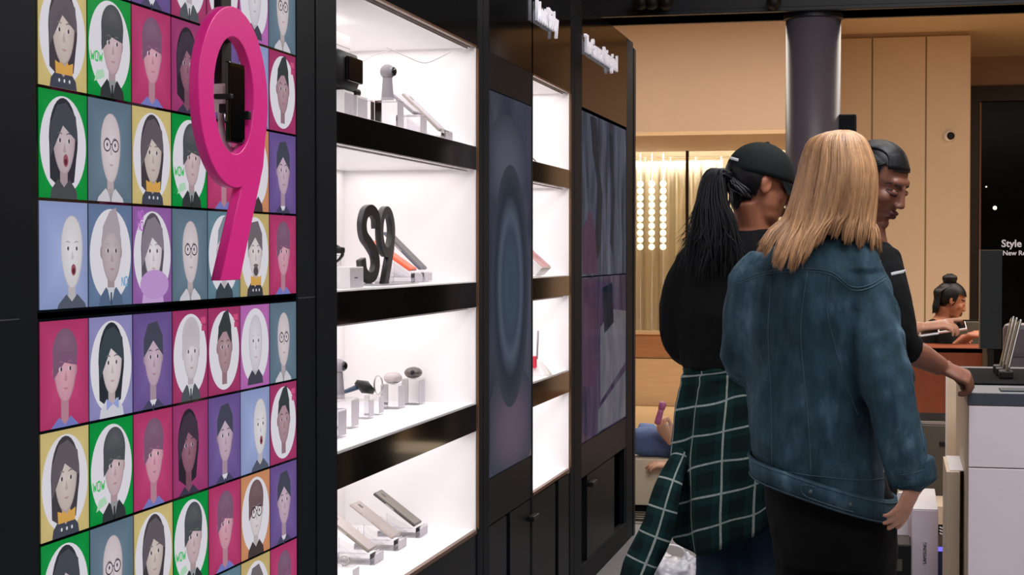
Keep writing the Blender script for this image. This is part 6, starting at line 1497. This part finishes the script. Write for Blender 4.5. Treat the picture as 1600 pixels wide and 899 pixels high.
tube(bm, [fs, fs * 0.5 + fe * 0.5, fe * 0.9 + fs * 0.1], [0.055, 0.052, 0.047], (1, 0, 0), 16, 4); tube(bm, [gs, ge, ge * 0.5 + gw * 0.5], [0.055, 0.05, 0.045], (1, 0, 0), 16, 4)
link('top', remesh(bm, 0.011, 4), 'black_knit', fw, True)
link('trousers', legs_trousers(f1, f2, fk1, fk2, fa1, fa2, (0.085, 0.07, 0.05), None, 0.013), 'black_trousers', fw, True)
for a in (fa1, fa2):
    bm = bmesh.new(); shoe(bm, V((a.x, a.y, -0.04)), (1, 0, 0)); obj('shoe', bm, 'shoe_black', fw, True)
def far_hair(bm, lay):
    R_ = random.Random(11); H = HF @ V((0, 0, 0))
    capmesh(bm, lay, HF, (0, -0.014, 0.028), (0.084, 0.104, 0.096), lambda p: p.z > 0.06 or (p.y < 0.012 and p.z > -0.03) or (p.y < -0.03 and p.z > -0.08), 0.2)
    bun = HF @ V((0, -0.06, 0.125)); 
    for i in range(26):
        a = i * 2 * math.pi / 26; lock(bm, lay, [bun + V((math.cos(a) * 0.04, math.sin(a) * 0.04, -0.015)), bun + V((math.cos(a + 1) * 0.042, math.sin(a + 1) * 0.042, 0.012)), bun + V((math.cos(a + 2) * 0.018, math.sin(a + 2) * 0.018, 0.032))], 0.013, 0.006, R_.random() * 0.4, bun, 4, 0.7)
    for i in range(150):
        x0 = R_.uniform(-0.07, 0.07); s = skull(HF, x0, -0.05, 0.1, 0.006); m_ = skull(HF, x0 * 1.1, -0.12, 0.03, 0.012); m2_ = skull(HF, x0 * 1.1, -0.11, -0.03, 0.012); e = m2_ + V((-0.012, R_.uniform(-0.02, 0.02), -0.07 + R_.uniform(-0.03, 0.02))); lock(bm, lay, [s, m_, m2_, e], 0.008, 0.004, R_.random() * 0.5, H, 4, 0.3)
hair_mesh('hair', 'black_hair', fw, far_hair)
st = empty('desk_stool', (fp.x, 11.0, -0.04), 'dark stool under the far seated woman', 'stool')
bm = bmesh.new(); rings(bm, [(fp.x, 11.0, 0.40, 0.19, 0.19), (fp.x, 11.0, 0.42, 0.2, 0.2), (fp.x, 11.0, 0.455, 0.19, 0.19)], 28, 2); obj('seat', bm, 'dark_plastic', st, True)
for k in range(4):
    a = k * math.pi / 2 + 0.6; bm = bmesh.new(); tube(bm, [(fp.x + math.cos(a) * 0.13, 11 + math.sin(a) * 0.13, 0.4), (fp.x + math.cos(a) * 0.19, 11 + math.sin(a) * 0.19, -0.035)], [0.014, 0.012], (1, 0, 0), 10, 1); obj('leg', bm, 'silver', st, True)
t = empty('held_tablet', (1.5766, 10.6, 0.9084), 'dark tablet with pale edge held by the far seated woman', 'tablet')
c = V((1.5773, 10.62, 0.9076)); M = Matrix.Translation(c) @ Matrix.Rotation(math.radians(-8), 4, 'Y') @ Matrix.Rotation(math.radians(14), 4, 'X')
B('casing', (-0.085, 0.085, -0.04, 0.12, -0.014, 0.0), 'carton_top', t, 0.004, M); B('display', (-0.08, 0.08, -0.035, 0.115, 0.0, 0.0012), 'black_glass', t, 0, M)

# ================= person sitting on the cream bench =================
bp_ = empty('person', (0.4, 8.95, 0), 'seated person in blue jeans on the bench, hands showing beside the plaid shirt', 'person')
HB = headM((0.3247, 8.98, 1.1151), 95, -12)
pz = V(((0.3001, 8.97, 0.3559)[0], 8.98, 0.36)); kx = (-0.2375, 8.95, 0.3444)[0]
j1, j2 = pz + V((0, -0.09, 0)), pz + V((0, 0.1, 0)); jk1, jk2 = V((kx, 8.86, 0.345)), V((kx - 0.02, 9.08, 0.345)); ja1, ja2 = V((kx - 0.02, 8.84, 0.05)), V((kx - 0.04, 9.1, 0.05))
bs, bel, bw = V((0.2999, 8.8, 0.8153)), V((0.1625, 8.74, 0.371)), V((0.077, 8.72, 0.4251)); ds, de, dwr = V((0.2636, 9.14, 0.7939)), V((0.1463, 9.1, 0.3376)), V((0.0773, 8.72, 0.2695))
bw = V((0.0804, 8.72, 0.3846)); dwr = V((0.0976, 8.72, 0.2498)); de = V((0.1995, 8.8, 0.287))
me = body_mesh(HB, (0.3182, 8.98, 0.9702), (0.3118, 8.98, 0.7699), pz, [(bs, bel, bw, 0.95), (ds, de, dwr, 0.9)], [(j1, jk1, ja1), (j2, jk2, ja2)],
    [dict(wrist=bw, d=(-0.55, 0.0, 0.83), n=(-0.45, -0.85, -0.2), side=1, curl=(35, 45, 30), s=1.0), dict(wrist=dwr, d=(-0.98, 0, 0.05), n=(0, -0.3, 0.9), side=1, curl=(10, 12, 10), s=0.95)], 0.006, (0.09, 0.14))
finish_body(me, HB, bp_, 'skin_fair')
bm = bmesh.new(); rings(bm, [((0.3182, 8.98, 0.9633)[0], 8.98, 0.96, 0.065, 0.06), ((0.3114, 8.98, 0.908)[0], 8.98, 0.92, 0.11, 0.17), ((0.3119, 8.98, 0.7354)[0], 8.98, 0.78, 0.125, 0.18), (pz.x, 8.98, 0.55, 0.13, 0.17), (pz.x, 8.98, 0.38, 0.15, 0.19)], 24, 2.2)
tube(bm, [bs, bs * 0.5 + bel * 0.5, bel, bel * 0.3 + bw * 0.7], [0.055, 0.056, 0.055, 0.05], (1, 0, 0), 16, 4); tube(bm, [ds, de, de * 0.6 + dwr * 0.4], [0.055, 0.05, 0.045], (1, 0, 0), 16, 4)
me = remesh(bm, 0.01, 4); wrinkle(me, 0.01, (12, 12, 12)); link('shirt', me, 'lavender_shirt', bp_, True)
link('jeans', legs_trousers(j1, j2, jk1, jk2, ja1, ja2, (0.088, 0.074, 0.055), None, 0.012), 'jeans_light', bp_, True)
for a in (ja1, ja2):
    bm = bmesh.new(); shoe(bm, V((a.x, a.y, -0.03)), (-1, 0, 0)); obj('shoe', bm, 'shoe_white', bp_, True)
def bp_hair(bm, lay): capmesh(bm, lay, HB, (0, -0.014, 0.028), (0.082, 0.101, 0.093), lambda p: p.z > 0.055 or (p.y < 0.0 and p.z > -0.06), 0.3)
hair_mesh('hair', 'black_hair', bp_, bp_hair)
t = empty('pink_bottle', (0.0287, 8.7, 0.497), 'small pink bottle held up in the seated hand', 'bottle')
a, b = V((0.0233, 8.69, 0.4979)), V((0.0468, 8.69, 0.5827)); d_ = (b - a)
bm = bmesh.new(); tube(bm, [a - d_ * 0.3, a + d_ * 0.1, a + d_ * 0.6], [0.016, 0.017, 0.015], (1, 0, 0), 14, 2); obj('body', bm, 'pink_plastic', t, True)
bm = bmesh.new(); tube(bm, [a + d_ * 0.62, a + d_ * 1.0], [0.018, 0.02], (1, 0, 0), 14, 1); obj('cap', bm, 'pink_plastic', t, True)
